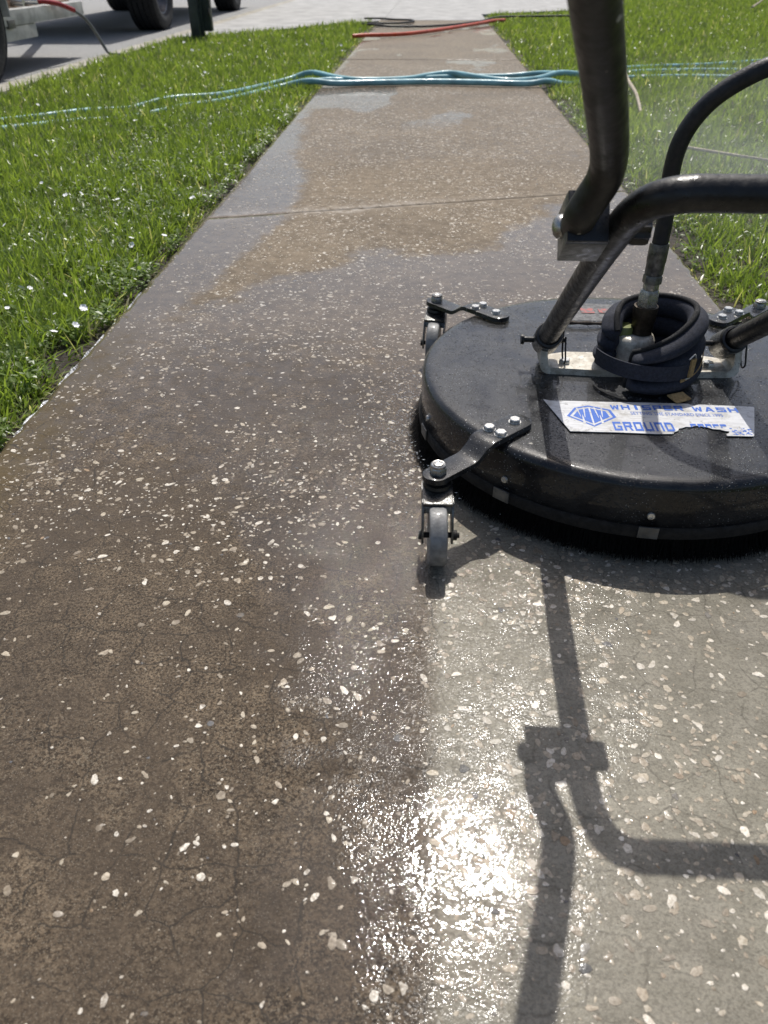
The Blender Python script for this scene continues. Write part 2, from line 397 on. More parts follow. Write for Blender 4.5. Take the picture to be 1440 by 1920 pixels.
# pebbles showing in the surface
def pebble_mesh_arrays(n):
    px = []
    pass
DARKS = [(.050, .438, .0052), (-.011, .469, .0052), (.134, .270, .0050), (-.196, .627, .0048)]
def make_pebbles():
    y = []; x = []
    N = 130000
    u = RNG.random(N); yy = -.05 + 6.2 * u; xx = XL + .01 + (XR - XL - .02) * RNG.random(N)
    wet, rip, cl, gr = fields(xx, yy); cl = cl * (xx > -.008)
    cluster = fbm(xx * 5 + 2, yy * 5 + 1, 3)
    dens = .26 + .30 * cl + .60 * sst(yy, .6, .95) + .20 * sst(yy, 1.7, 2.4)
    dens = dens * (.45 + 1.1 * sst(cluster, .38, .62))
    dens = dens * (1 - .55 * sst(np.abs(xx), .52, .62)) * (1 - .3 * sst(yy, 3.0, 5.6))
    dens = np.where(cl > .5, dens * (.9 + 1.0 * sst(xx, .06, .22)), dens)
    keep = RNG.random(N) < dens * .85
    keep &= np.abs(yy - joint_y(xx)) > .012
    x = xx[keep]; y = yy[keep]; cl = cl[keep]; n = len(x)
    size = np.exp(RNG.normal(0, .62, n)) * .00132 * (1 + .65 * cl * (RNG.random(n) < .6)); size = np.clip(size, .0006, .0050) * (1 + .10 * np.maximum(y - 2, 0))
    asp = 1 + RNG.random(n) * 1.1; rot = RNG.random(n) * 2 * np.pi
    # colours: cream shell, grey, tan, a few dark
    k = RNG.random(n)
    col = np.empty((n, 3)); col[:] = (.47, .41, .315)
    col[k < .30] = (.72, .67, .58); col[(k > .58) & (k < .80)] = (.38, .32, .24); col[(k >= .80) & (k < .95)] = (.27, .225, .165)
    col[(k >= .955) & (k < .975)] = (.10, .10, .105); col[k >= .988] = (.33, .23, .14)
    dull = (cl > .5) & (RNG.random(n) < .5); col[dull] = col[dull] * .6 + np.array((.38, .345, .28)) * .4
    col *= (.82 + .34 * RNG.random(n))[:, None]
    # a few large dark stones
    for dx, dy, ds in DARKS:
        x = np.r_[x, dx]; y = np.r_[y, dy]; size = np.r_[size, ds]; asp = np.r_[asp, 1.15]; rot = np.r_[rot, .4]; col = np.r_[col, np.array([(.055, .056, .058)])]
    return x, y, size, asp, rot, col
px_, py_, ps_, pa_, pr_, pc_ = make_pebbles()
K = 10
def pebble_geo(x, y, s, a, r):
    n = len(x); th = np.linspace(0, 2 * np.pi, K, endpoint=False)[None] + RNG.normal(0, .06, (n, K))
    ph = RNG.random((n, 3)) * 6.28; am = np.abs(RNG.normal(0, .13, (n, 3))) * np.array([1, 1, .5])
    rad = 1 + am[:, :1] * np.cos(2 * th + ph[:, :1]) + am[:, 1:2] * np.cos(3 * th + ph[:, 1:2]) + am[:, 2:3] * np.cos(5 * th + ph[:, 2:3]) + RNG.normal(0, .03, (n, K))
    rad = s[:, None] * np.clip(rad, .5, 1.5)
    ex = np.cos(th) * rad * np.sqrt(a)[:, None]; ey = np.sin(th) * rad / np.sqrt(a)[:, None]
    cx = np.cos(r)[:, None]; sx = np.sin(r)[:, None]
    ox = ex * cx - ey * sx; oy = ex * sx + ey * cx
    hz = (.0003 + .05 * s)[:, None] * np.ones((1, K))
    base = (fbm(x * 3, y * 3) - .5) * .004 - .004
    rings = []
    for f, z in ((1.0, -.0008 + 0 * hz), (.86, hz * .65)):
        rings.append(np.stack([x[:, None] + ox * f, y[:, None] + oy * f, base[:, None] + z], -1))
    ctr = np.stack([x, y, base + hz[:, 0]], -1)[:, None]
    V = np.concatenate(rings + [ctr], 1)  # n, 2K+1, 3
    F = []
    for i in range(K):
        j = (i + 1) % K
        F.append([i, j, K + j]); F.append([i, K + j, K + i]); F.append([K + i, K + j, 2 * K])
    return V, np.array(F)
CAMP = np.array((0, 0, .6))
def cam_px(x, y):
    P_ = R(35.8); ya = R(3.06); fw = np.array((-math.sin(ya) * math.cos(P_), math.cos(ya) * math.cos(P_), -math.sin(P_))); rt = np.array((math.cos(ya), math.sin(ya), 0)); up = np.cross(rt, fw)
    q = np.stack([x, y, 0 * x - .6], -1); z = q @ fw
    return 720 + 1442 * (q @ rt) / z, 960 - 1442 * (q @ up) / z, z
U_, V_, Z_ = cam_px(px_, py_)
onscr = (U_ > 10) & (U_ < 1430) & (V_ > 10) & (V_ < 1910) & ((np.hypot(px_ - DECK.x, py_ - DECK.y) > .33) | (V_ > 1060))
appar = np.where(onscr, ps_ / Z_ , 0)
order = np.argsort(-appar); big = order[:300]; rest = order[300:]
Vb, Fb = pebble_geo(px_, py_, ps_, pa_, pr_)
wq, rq, cq, _ = fields(px_, py_); cq = cq * (px_ > -.008)
NV = 2 * K + 1
idx = rest; V = Vb[idx].reshape(-1, 3); F = (Fb[None] + (np.arange(len(idx)) * NV)[:, None, None]).reshape(-1, 3)
me = mesh_np('small_pebbles', V, F.ravel(), np.full(len(F), 3), PEB, dict(wet=np.repeat(wq[idx], NV), rip=np.repeat(rq[idx], NV), pcol=np.repeat(pc_[idx], NV, 0), pcl=np.repeat(cq[idx], NV)))
o = bpy.data.objects.new('small_pebbles', me); COL.objects.link(o); o.parent = walk; o['kind'] = 'stuff'
for i in big:
    c = np.array((px_[i], py_[i], 0)); V = Vb[i] - c
    me = mesh_np('pebble', V, Fb.ravel(), np.full(len(Fb), 3), PEB, dict(wet=np.full(NV, wq[i]), rip=np.full(NV, rq[i]), pcol=np.repeat(pc_[i][None], NV, 0), pcl=np.full(NV, cq[i])))
    o = bpy.data.objects.new('pebble', me); COL.objects.link(o); o.parent = walk; o.location = Vector(c) - walk.location

# ------------------------------------------------------------------ ground, kerb, street, driveway
def sheet(name, poly, z, mat, kind='structure', thick=None):
    b = MB()
    if thick: b.prism(poly, z - thick, z)
    else: b.add([(x, y, z) for x, y in poly], [list(range(len(poly)))], False)
    o = b.build(name, mat); tag(o, kind=kind); return o
KX = -2.43
asph = NT('sunlit_asphalt'); n1 = asph.noise(160, 4, .7); n2 = asph.noise(3, 4, .5)
asph.p(Base_Color=asph.mix(asph.ramp(n1, .35, .65), (.13, .13, .13), (.44, .435, .42)), Roughness=.85, Normal=asph.bump(asph.noise(220, 3, .7), .006))
kerbm = simple('kerb_concrete', (.36, .34, .29), .85, 0, .3, 9, .002, 150, coord='pos', dark=(.24, .22, .18))
drivem = simple('driveway_concrete', (.37, .365, .35), .85, 0, .22, 4, .002, 160, coord='pos')
sheet('ground', [(-60, -20), (60, -20), (60, 120), (-60, 120)], -.13, soil)
sheet('street', [(-13, -6), (KX - .16, -6), (KX - .16, 90), (-13, 90)], -.045, asph.m, thick=.05)
# the lawn soil either side of the walk
sheet('verge_soil', [(KX + .02, -2.5), (XL - .006, -2.5), (XL - .006, 10.78), (-1.1, 10.2), (-1.8, 9.0), (KX + .02, 8.35)], -.028, soil, thick=.09)
sheet('lawn_soil', [(XR + .006, -2.5), (9, -2.5), (14, 26), (3.4, 26), (3.1, 15), (2.0, 13.1), (XR + .006, 12.0)], -.028, soil, thick=.09)
sheet('verge_soil', [(KX + .02, 17.6), (3.38, 17.25), (3.38, 40), (KX + .02, 40)], -.028, soil, thick=.09)
# kerb: separate cast lengths
kerb = MB().box((KX - .075, 20, -.10), (.14, 52, .08)).build('kerb', kerbm); tag(kerb, 'pale concrete kerb along the street', 'kerb', kind='structure')
y = -5.9
while y < 45:
    L = 1.52; b = MB()
    b.box((KX - .075, y + L / 2, -.045), (.155, L - .008, .055), bev=.008); b.build('kerb_stone', kerbm, kerb); y += L
# driveway: two pale slabs with a joint
dr = MB().box((.3, 14.4, -.145), (5.4, 7.2, .03)).build('driveway', drivem); tag(dr, 'pale concrete driveway at end of sidewalk', 'driveway', kind='structure')
b = MB(); b.prism([(KX + .015, 8.40), (-1.8, 9.06), (-1.1, 10.27), (XL, 10.84), (-.60, 10.84), (-.57, 17.5), (KX + .015, 17.6)], -.09, -.012); b.build('concrete_slab', drivem, dr)
b = MB(); b.prism([(-.59, 10.84), (XR, 10.86), (XR, 12.05), (2.0, 13.15), (3.08, 15.05), (3.35, 17.2), (-.56, 17.5)], -.09, -.006); b.build('concrete_slab', drivem, dr)

# ------------------------------------------------------------------ grass
def grass_material(name, a, b, c):
    t = NT(name); r = t.attr('rnd'); tip = t.attr('tip')
    n = t.n.new('ShaderNodeMix')
    col = t.mix(t.ramp(r, 0, .55, 0, 1, False), a, b); col = t.mix(t.ramp(r, .90, 1.0), col, c)
    patch = t.noise(2.3, 3, .6); col = t.mix(t.ramp(patch, .35, .65, .45, 0), col, t.mix(1.0, col, (.62, .66, .62), 'MULTIPLY'))
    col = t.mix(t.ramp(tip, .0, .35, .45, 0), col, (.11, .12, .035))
    tr = t.n.new('ShaderNodeBsdfTranslucent'); t.set(tr.inputs[0], t.mix(1.0, col, (1.25, 1.32, .60), 'MULTIPLY'))
    mx = t.n.new('ShaderNodeMixShader'); mx.inputs[0].default_value = .52
    t.p(Base_Color=col, Roughness=.33, Specular_IOR_Level=.6)
    t.set(mx.inputs[1], t.b.outputs[0]); t.set(mx.inputs[2], tr.outputs[0]); t.set(t.out.inputs[0], mx.outputs[0])
    return t.m
GM = grass_material('lawn_grass', (.122, .184, .038), (.252, .325, .082), (.56, .52, .34))
CM = grass_material('clover_leaf', (.11, .18, .034), (.20, .28, .07), (.30, .32, .13))

def inpoly(x, y, P):
    ins = np.zeros(len(x), bool); n = len(P)
    for i in range(n):
        x1, y1 = P[i]; x2, y2 = P[(i + 1) % n]
        c = ((y1 > y) != (y2 > y)) & (x < (x2 - x1) * (y - y1) / (y2 - y1 + 1e-12) + x1); ins ^= c
    return ins
def make_grass(name, P, k, label, edge_x, sgn, wmul=1.0):
    P = np.array(P); lo = P.min(0); hi = P.max(0); A = (hi - lo).prod()
    N = int(A * k * 1.2); x = lo[0] + (hi[0] - lo[0]) * RNG.random(N); y = lo[1] + (hi[1] - lo[1]) * RNG.random(N)
    d = np.hypot(x, y); pk = np.clip(1.0 / np.maximum(d, .9) ** 1.0, 0, 1) / 1.11
    cl = fbm(x * 6, y * 6, 3)
    pk = pk * (.55 + .75 * sst(cl, .3, .6))
    # grass thins at the trimmed edge of the walk
    de = np.abs(x - edge_x); pk = pk * (.30 + .70 * sst(de + (cl - .5) * .16, .025, .075))
    keep = (RNG.random(N) < pk) & inpoly(x, y, P); x = x[keep]; y = y[keep]; d = d[keep]; de = de[keep]; cl = cl[keep]; n = len(x)
    tall = .8 + .5 * fbm(x * 3 + 7, y * 3, 2)
    h = (.032 + .052 * RNG.random(n) ** 1.3) * tall * (.45 + .55 * sst(de, .02, .08))
    w = (.0010 + .0015 * RNG.random(n)) * (1 + .17 * np.maximum(d - 1.2, 0)) * wmul
    az = RNG.random(n) * 2 * np.pi; lean = np.abs(RNG.normal(.32, .42, n)); curl = RNG.normal(.55, .5, n); lean = lean + .75 * (1 - sst(de, .015, .06)) * RNG.random(n)
    # blades by the edge lean out over the walk
    e = (de < .06); az = np.where(e & (RNG.random(n) < .5), (0 if sgn > 0 else np.pi) + RNG.normal(0, .7, n), az)
    ts = np.array([0, .35, .7, 1.0]); ws = np.array([.8, 1.0, .72, .04])
    dx = np.cos(az); dy = np.sin(az)
    tw = RNG.normal(0, .9, n); sx = -np.sin(az + tw); sy = np.cos(az + tw)
    rows = []; rnd = np.clip(RNG.random(n) * .75 + (cl - .35) * .5, 0, 1); rnd[RNG.random(n) < .035 + .40 * (1 - sst(de, .01, .06))] = 1.0
    px = np.zeros(n); pz = np.zeros(n); prev = 0; ang = lean.copy()
    for i, t in enumerate(ts):
        if i: 
            ang = lean + curl * t; st = (t - prev) * h; px = px + np.sin(ang) * st; pz = pz + np.cos(ang) * st; prev = t
        cx = x + dx * px; cy = y + dy * px; cz = -.03 + np.maximum(pz, .004 * (i > 0))
        if i < 3:
            for s in (-1, 1): rows.append(np.stack([cx + s * sx * w * ws[i], cy + s * sy * w * ws[i], cz], -1))
        else: rows.append(np.stack([cx, cy, cz], -1))
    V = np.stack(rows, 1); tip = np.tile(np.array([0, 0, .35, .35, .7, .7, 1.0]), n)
    Q = np.array([[0, 1, 3, 2], [2, 3, 5, 4]]); T = np.array([[4, 5, 6]]); off = (np.arange(n) * 7)[:, None, None]
    fl = np.concatenate([(Q[None] + off).reshape(n, -1), (T[None] + off).reshape(n, -1)], 1).ravel()
    lp = np.tile(np.array([4, 4, 3]), n)
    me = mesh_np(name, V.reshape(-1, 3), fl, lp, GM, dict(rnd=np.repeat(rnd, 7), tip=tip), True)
    o = bpy.data.objects.new(name, me); COL.objects.link(o); tag(o, label, 'grass', kind='stuff'); return n
VP = [(KX + .06, -.4), (XL - .01, -.4), (XL - .004, 10.74), (-1.1, 10.1), (-1.8, 8.9), (KX + .06, 8.2)]
LP = [(XR + .004, -.2), (1.6, -.2), (7.5, 10), (10, 19), (3.45, 19), (3.15, 15), (2.0, 13.0), (XR + .004, 11.9)]
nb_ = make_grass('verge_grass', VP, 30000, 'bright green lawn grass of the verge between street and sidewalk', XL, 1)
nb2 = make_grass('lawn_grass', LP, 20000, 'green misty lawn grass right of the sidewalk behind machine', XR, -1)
make_grass('verge_grass', [(KX + .1, 17.7), (3, 17.1), (3, 24), (KX + .1, 24)], 4500, 'far grass beyond the driveway', 50, 1, 1.2)
print('blades', nb_, nb2)

def make_leaves(name, n, xr, yr, label, bias):
    x = xr[0] + (xr[1] - xr[0]) * RNG.random(n) ** bias; y = yr[0] + (yr[1] - yr[0]) * RNG.random(n) ** 1.5
    cl = fbm(x * 8 + 20, y * 8, 3); keep = cl > .47; x = x[keep]; y = y[keep]; n = len(x)
    s = (.0045 + .005 * RNG.random(n)); az = RNG.random(n) * 2 * np.pi; tilt = RNG.normal(.15, .45, n); z = -.03 + .012 + .03 * RNG.random(n)
    out = np.array([(0, 0), (.45, .5), (1.1, .55), (1.7, 0), (1.1, -.55), (.45, -.5)]); zz = np.array([0, .12, .18, .0, .18, .12])
    lx = out[:, 0][None] * s[:, None]; ly = out[:, 1][None] * s[:, None]; lz = zz[None] * s[:, None] + lx * np.sin(tilt)[:, None]
    X = x[:, None] + lx * np.cos(az)[:, None] - ly * np.sin(az)[:, None]; Y = y[:, None] + lx * np.sin(az)[:, None] + ly * np.cos(az)[:, None]
    V = np.stack([X, Y, np.maximum(z[:, None] + lz, -.024)], -1); F = np.array([[0, 1, 2, 3], [0, 3, 4, 5]])
    fl = (F[None] + (np.arange(n) * 6)[:, None, None]).ravel()
    me = mesh_np(name, V.reshape(-1, 3), fl, np.full(2 * n, 4), CM, dict(rnd=np.repeat(RNG.random(n) * .92, 6), tip=np.ones(6 * n)))
    o = bpy.data.objects.new(name, me); COL.objects.link(o); tag(o, label, 'weeds', kind='stuff')
make_leaves('clover_patch', 26000, (-.650, -1.5), (.3, 4.2), 'small leaved weeds creeping along the left edge of the sidewalk', 1.7)
make_leaves('clover_patch', 9000, (.650, 1.6), (.9, 4.5), 'small leaved weeds on the lawn behind the machine', 1.6)

# ================================================================== the surface cleaner
def deck_material():
    t = NT('wet_black_powder_coat'); v = t.obj()
    drops = t.vor(330, 'F1', v); drops2 = t.vor(140, 'F1', v)
    h = t.math('ADD', t.ramp(drops, .0, .38, 1, 0), t.math('MULTIPLY', t.ramp(drops2, 0, .22, 1, 0), 1.4))
    h = t.math('MULTIPLY', h, t.ramp(t.noise(18, 3, .6, v), .35, .62))
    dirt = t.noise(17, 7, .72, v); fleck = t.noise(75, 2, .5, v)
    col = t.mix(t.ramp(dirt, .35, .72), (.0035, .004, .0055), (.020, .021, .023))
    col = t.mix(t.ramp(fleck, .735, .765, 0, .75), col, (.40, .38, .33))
    glint_speck = t.vor(260, 'F1', v); col = t.mix(t.math('MULTIPLY', t.ramp(glint_speck, .10, .17, 1, 0), t.math('MULTIPLY', t.ramp(dirt, .35, .6, .1, .9), t.ramp(t.noise(7, 3, .6, v), .38, .6))), col, (.46, .47, .48))  # pale specks painted in for sun and sky glints on water drops
    t.p(Base_Color=col, Roughness=t.ramp(dirt, .3, .7, .22, .55), Normal=t.bump(t.noise(700, 2, .6, v), .0003), Specular_IOR_Level=.22,
        Coat_Weight=.8, Coat_Roughness=.08, Coat_Normal=t.bump(h, .0022), Coat_IOR=1.38)
    return t.m
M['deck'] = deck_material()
t = NT('weathered_bar_aluminium'); v = t.obj(); a = t.noise(55, 6, .7, v)
c_ = t.mix(t.ramp(a, .35, .7), (.36, .32, .25), (.66, .63, .55)); c_ = t.mix(t.ramp(t.noise(260, 3, .7, v), .60, .68, 0, .7), c_, (.12, .10, .075))
M['alu_bar'] = t.p(Base_Color=c_, Metallic=.15, Roughness=.5, Normal=t.bump(t.noise(300, 4, .6, v), .0003), Coat_Weight=.3, Coat_Roughness=.12)
M['bristle'] = simple('black_brush_bristle', (.003, .0027, .0025), .8, 0, .5, 90); M['bristle'].node_tree.nodes['Principled BSDF'].inputs['Specular IOR Level'].default_value = .1
M['band'] = simple('muddy_rubber_band', (.011, .009, .007), .9, 0, .5, 40, .0006, 200)
M['white_vinyl'] = None
t = NT('scuffed_white_vinyl'); v = t.obj(); sc_ = t.noise(120, 6, .72, v); sm = t.n.new('ShaderNodeMapping'); t.set(sm.inputs[0], v); sm.inputs['Scale'].default_value = (.25, 1.6, 1)
st_ = t.noise(190, 4, .6, sm.outputs[0])
c_ = t.mix(t.ramp(sc_, .56, .66, 0, .85), (.62, .62, .62), (.17, .16, .145)); c_ = t.mix(t.ramp(st_, .3, .62, .55, 0), c_, (.38, .38, .385)); c_ = t.mix(t.ramp(t.noise(28, 5, .65, v), .48, .66, 0, .6), c_, (.30, .28, .24))
M['white_vinyl'] = t.p(Base_Color=c_, Roughness=.38)
t = NT('worn_blue_print'); v = t.obj(); sc_ = t.noise(330, 5, .7, v)
M['blue'] = t.p(Base_Color=t.mix(t.ramp(sc_, .60, .68, 0, .7), (.03, .12, .48), (.50, .52, .56)), Roughness=.4)
t = NT('faded_warning_print'); v = t.obj(); M['redprint'] = t.p(Base_Color=t.mix(t.ramp(t.noise(160, 4, .7, v), .40, .58), (.10, .10, .10), (.34, .08, .07)), Roughness=.6)
M['greyprint'] = simple('worn_grey_sticker', (.10, .10, .10), .6, 0, .7, 120)

t = NT('chipped_black_pole'); v = t.obj(); a = t.noise(40, 5, .6, v)
c_ = t.mix(t.ramp(a, .3, .7), (.010, .010, .010), (.032, .030, .028)); c_ = t.mix(t.ramp(t.noise(58, 2, .5, v), .715, .74, 0, .9), c_, (.42, .40, .36))
M['pole'] = t.p(Base_Color=c_, Metallic=.15, Roughness=t.ramp(t.noise(90, 4, .6, v), .3, .7, .36, .55), Normal=t.bump(t.noise(240, 3, .6, v), .0003))
SCL = empty('surface_cleaner', DECK, 'black round wheeled surface cleaner with tubular handle on the wet sidewalk', 'floor cleaner')
prof = [(0, DT + .003), (.10, DT + .0028), (.22, DT + .0015), (.285, DT), (.296, DT - .0004), (.3015, DT - .003), (.3045, DT - .0075), (.3055, DT - .013), (.3055, .046), (.3040, .044), (.300, .044), (.298, .060), (.296, .095), (0, .098)]
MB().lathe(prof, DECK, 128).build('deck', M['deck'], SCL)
bp = [(.3060, .029), (.3085, .031), (.3092, .038), (.3085, .044), (.3062, .0462)]
band = MB().lathe(bp + [(.2995, .0462), (.2995, .029), (.3060, .029)], DECK, 128).build('brush_band', M['band'], SCL)
def droplets():
    n = 5200; r = .29 * np.sqrt(RNG.random(n)); th = RNG.random(n) * 6.2832; x = r * np.cos(th); y = r * np.sin(th)
    k = RNG.random(n) < (.25 + 1.2 * sst(fbm(x * 14 + 9, y * 14, 3), .40, .62)); x = x[k]; y = y[k]; r = r[k]; n = len(x)
    z = np.interp(r, [p[0] for p in prof[:5]], [p[1] for p in prof[:5]]); s = .00045 + .0011 * RNG.random(n) ** 3
    V = []
    for rr, zz in ((1.0, -.1), (.8, .30), (.42, .52)):
        for q in range(6): V.append(np.stack([x + s * rr * math.cos(q * 1.0472 + rr), y + s * rr * math.sin(q * 1.0472 + rr), z + s * zz], -1))
    V.append(np.stack([x, y, z + s * .60], -1)); V = np.stack(V, 1)
    F = []
    for i in range(6):
        j = (i + 1) % 6
        for b_ in (0, 6): F += [[b_ + i, b_ + j, b_ + 6 + j], [b_ + i, b_ + 6 + j, b_ + 6 + i]]
        F.append([12 + i, 12 + j, 18])
    F = np.array(F); fl = (F[None] + (np.arange(n) * 19)[:, None, None]).ravel()
    wm = NT('water_bead'); wm.p(Base_Color=(.05, .052, .055), Roughness=.16, Specular_IOR_Level=.9)
    me = mesh_np('water_beads', V.reshape(-1, 3), fl, np.full(len(fl) // 3, 3), wm.m, None, True); o = bpy.data.objects.new('water_beads', me); COL.objects.link(o); o.parent = SCL; o['kind'] = 'stuff'
droplets()
# bristles: one dense skirt of hairs
def bristles():
    n = 15000; th = RNG.random(n) * 2 * np.pi; r0 = .2995 + RNG.random(n) * .0075
    z0 = .034; L = .031 + RNG.normal(0, .0015, n); fl = RNG.normal(.006, .005, n) + .010 * sst(np.cos(th - np.pi), .5, 1) * RNG.random(n)
    tw = RNG.normal(0, .012, n); w = .0004 + .0003 * RNG.random(n)
    ct, st = np.cos(th), np.sin(th); rows = []
    for k, (f, g) in enumerate(((0, 0), (.55, .35), (1, 1))):
        r = r0 + fl * g; a = th + tw * g; x = DECK.x + r * np.cos(a); y = DECK.y + r * np.sin(a); z = np.maximum(z0 - L * f, .0005)
        for s in (-1, 1): rows.append(np.stack([x - s * st * w * (1 - .5 * f), y + s * ct * w * (1 - .5 * f), z], -1))
    V = np.stack(rows, 1).reshape(-1, 3) - np.array(DECK); Q = np.array([[0, 1, 3, 2], [2, 3, 5, 4]])
    fl_ = (Q[None] + (np.arange(n) * 6)[:, None, None]).ravel()
    me = mesh_np('brush', V, fl_, np.full(2 * n, 4), M['bristle']); o = bpy.data.objects.new('brush', me); COL.objects.link(o); o.parent = SCL; o['kind'] = 'stuff'
bristles()
def hexprism(b, c, r, h, m=None, rot=0.0):
    m = m or Matrix.Identity(3); c = Vector(c)
    P = lambda rr: [(rr * math.cos(rot + k * math.pi / 3), rr * math.sin(rot + k * math.pi / 3)) for k in range(6)]
    vs = [c + m @ Vector((x, y, z)) for rr, z in ((r, 0), (r, h * .78), (r * .86, h)) for x, y in P(rr)]
    fs = [[i, (i + 1) % 6, 6 + (i + 1) % 6, 6 + i] for i in range(6)] + [[6 + i, 6 + (i + 1) % 6, 12 + (i + 1) % 6, 12 + i] for i in range(6)] + [[12 + i for i in range(6)], [5, 4, 3, 2, 1, 0]]
    return b.add(vs, fs, False)
# clips and screws of the brush band
for an, has in ((-130, 1), (-95.4, 1), (-60, 1), (-165, 1), (-25, 1), (20, 1), (160, 1), (90, 1)):
    a = R(an); m = Matrix.Rotation(a, 3, 'Z'); rad = Vector((math.cos(a), math.sin(a), 0))
    cl_ = MB().box(DECK + rad * .3105 + Vector((0, 0, .0405)), (.0022, .024, .016), m, .0005).build('band_clip', M['clamp'], SCL)
    mm = m @ Matrix.Rotation(R(90), 3, 'Y')
    s_ = MB().lathe([(0, .0014), (.0017, .0014), (.0019, .0022), (.0042, .0018), (.0048, .0004), (.0048, -.001)], DECK + rad * .3058 + Vector((0, 0, .062)), 16, mm).build('screw', M['bolt'], SCL)

# caster arms (cranked straps)
def arm_section(r):
    if r < .318: z = DT + .0035
    elif r < .352: u = (r - .318) / .034; u = u * u * (3 - 2 * u); z = DT + .0035 - .017 * u
    else: z = DT + .0035 - .017
    return z
def make_arm():
    r0, r1 = .238, .420; N = 44; b = MB(); vs = []; w0 = .0185
    rs = [r0 + (r1 - r0) * .5 * (1 - math.cos(math.pi * k / (N - 1))) for k in range(N)]
    for r in rs:
        w = w0 if r < .33 else w0 - .002
        e = min(r - r0, r1 - r); hw = w * math.sqrt(max(0, 1 - max(0, 1 - e / w) ** 2)) + 1e-4
        z = arm_section(r)
        for (y_, zz) in ((-hw, z), (-hw * .94, z + .0062), (-hw * .8, z + .0068), (hw * .8, z + .0068), (hw * .94, z + .0062), (hw, z)): vs.append((r, y_, zz))
    fs = [[i * 6 + k, i * 6 + (k + 1) % 6, (i + 1) * 6 + (k + 1) % 6, (i + 1) * 6 + k] for i in range(N - 1) for k in range(6)]
    fs += [[0, 1, 2, 3, 4, 5], [(N - 1) * 6 + k for k in range(6)][::-1]]
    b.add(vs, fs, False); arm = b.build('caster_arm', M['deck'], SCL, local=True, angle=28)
    for (r, y_) in ((.300, -.0095), (.300, .0095), (.262, 0)):
        bb = MB(); bb.lathe([(0, .0005), (.0082, .0005), (.0082, -.0002)], (r, y_, arm_section(r) + .0068), 14); hexprism(bb, (r, y_, arm_section(r) + .0073), .0074, .0046, rot=random.random()); bb.build('bolt', M['bolt'], arm, local=True)
    bb = MB(); zc = arm_section(.40) + .0068
    hexprism(bb, (.40, 0, zc), .0105, .0085); bb.lathe([(.0093, .0085), (.0092, .0112), (.0078, .0122), (.0062, .0118), (.0062, .0105), (.0058, .0128), (.003, .0135), (0, .0135)], (.40, 0, zc), 20); bb.build('lock_nut', M['steel'], arm, local=True)
    return arm
arm0 = make_arm(); arm0.rotation_euler.z = R(-135)
# trailing casters
def make_caster():
    z_plate = arm_section(.40)
    root = MB(); root.lathe([(0, z_plate), (.0135, z_plate), (.0145, z_plate - .003), (.0135, z_plate - .005), (.0165, z_plate - .006), (.0175, z_plate - .010), (.0155, z_plate - .014), (0, z_plate - .014)], (0, 0, 0), 28)
    c = root.build('caster', M['steel_dark'], SCL, local=True)
    f = MB(); ty = -.040; zt = z_plate - .0135
    # fork: bent yoke plates joined by a crown
    f.box((0, -.012, zt - .002), (.036, .044, .005), Matrix.Rotation(R(8), 3, 'X'), .0015)
    for s in (-1, 1):
        pl = [(.010, zt), (-.030, zt - .004), (ty - .010, .045), (ty - .008, .030), (ty, .026), (ty + .009, .031), (-.012, zt - .030), (.010, zt - .016)]
        n = len(pl); vs = [(s * xx, y_, z_) for xx in (.0165, .0188) for y_, z_ in pl]
        f.add(vs, [list(range(n)), [n + i for i in range(n)][::-1]] + [[i, (i + 1) % n, n + (i + 1) % n, n + i] for i in range(n)], False)
    f.box((0, -.031, zt - .010), (.0376, .0025, .014), Matrix.Rotation(R(-20), 3, 'X'), .0008)
    f.build('fork', M['fork'], c, local=True)
    m = Matrix.Rotation(R(90), 3, 'Y'); wr = .0375
    wb = MB(); wb.lathe([(.008, -.009), (.022, -.009), (.026, -.0105), (wr - .004, -.0108), (wr - .0012, -.0095), (wr, -.006), (wr, .006), (wr - .0012, .0095), (wr - .004, .0108), (.026, .0105), (.022, .009), (.008, .009)], (0, ty, wr), 44, m)
    wh = wb.build('wheel', M['wheel_grey'], c, local=True)
    ab = MB(); ab.lathe([(0, -.0225), (.0055, -.0225), (.0060, -.0190), (.0035, -.0188), (.0035, .0188), (.0062, .0190), (.0062, .0235), (.0035, .024), (.0035, .0265), (0, .0265)], (0, ty, wr), 12, m); ab.build('axle', M['axle'], c, local=True)
    return c
cas0 = make_caster(); cas0.location = Vector((math.cos(R(-135)), math.sin(R(-135)), 0)) * .40; cas0.rotation_euler.z = R(2)
for an, tr in ((135, -6), (45, 8), (-45, -3)):
    a2 = copy_tree(arm0, SCL); a2.rotation_euler.z = R(an)
    c2 = copy_tree(cas0, SCL); c2.location = Vector((math.cos(R(an)), math.sin(R(an)), 0)) * .40; c2.rotation_euler.z = R(tr)

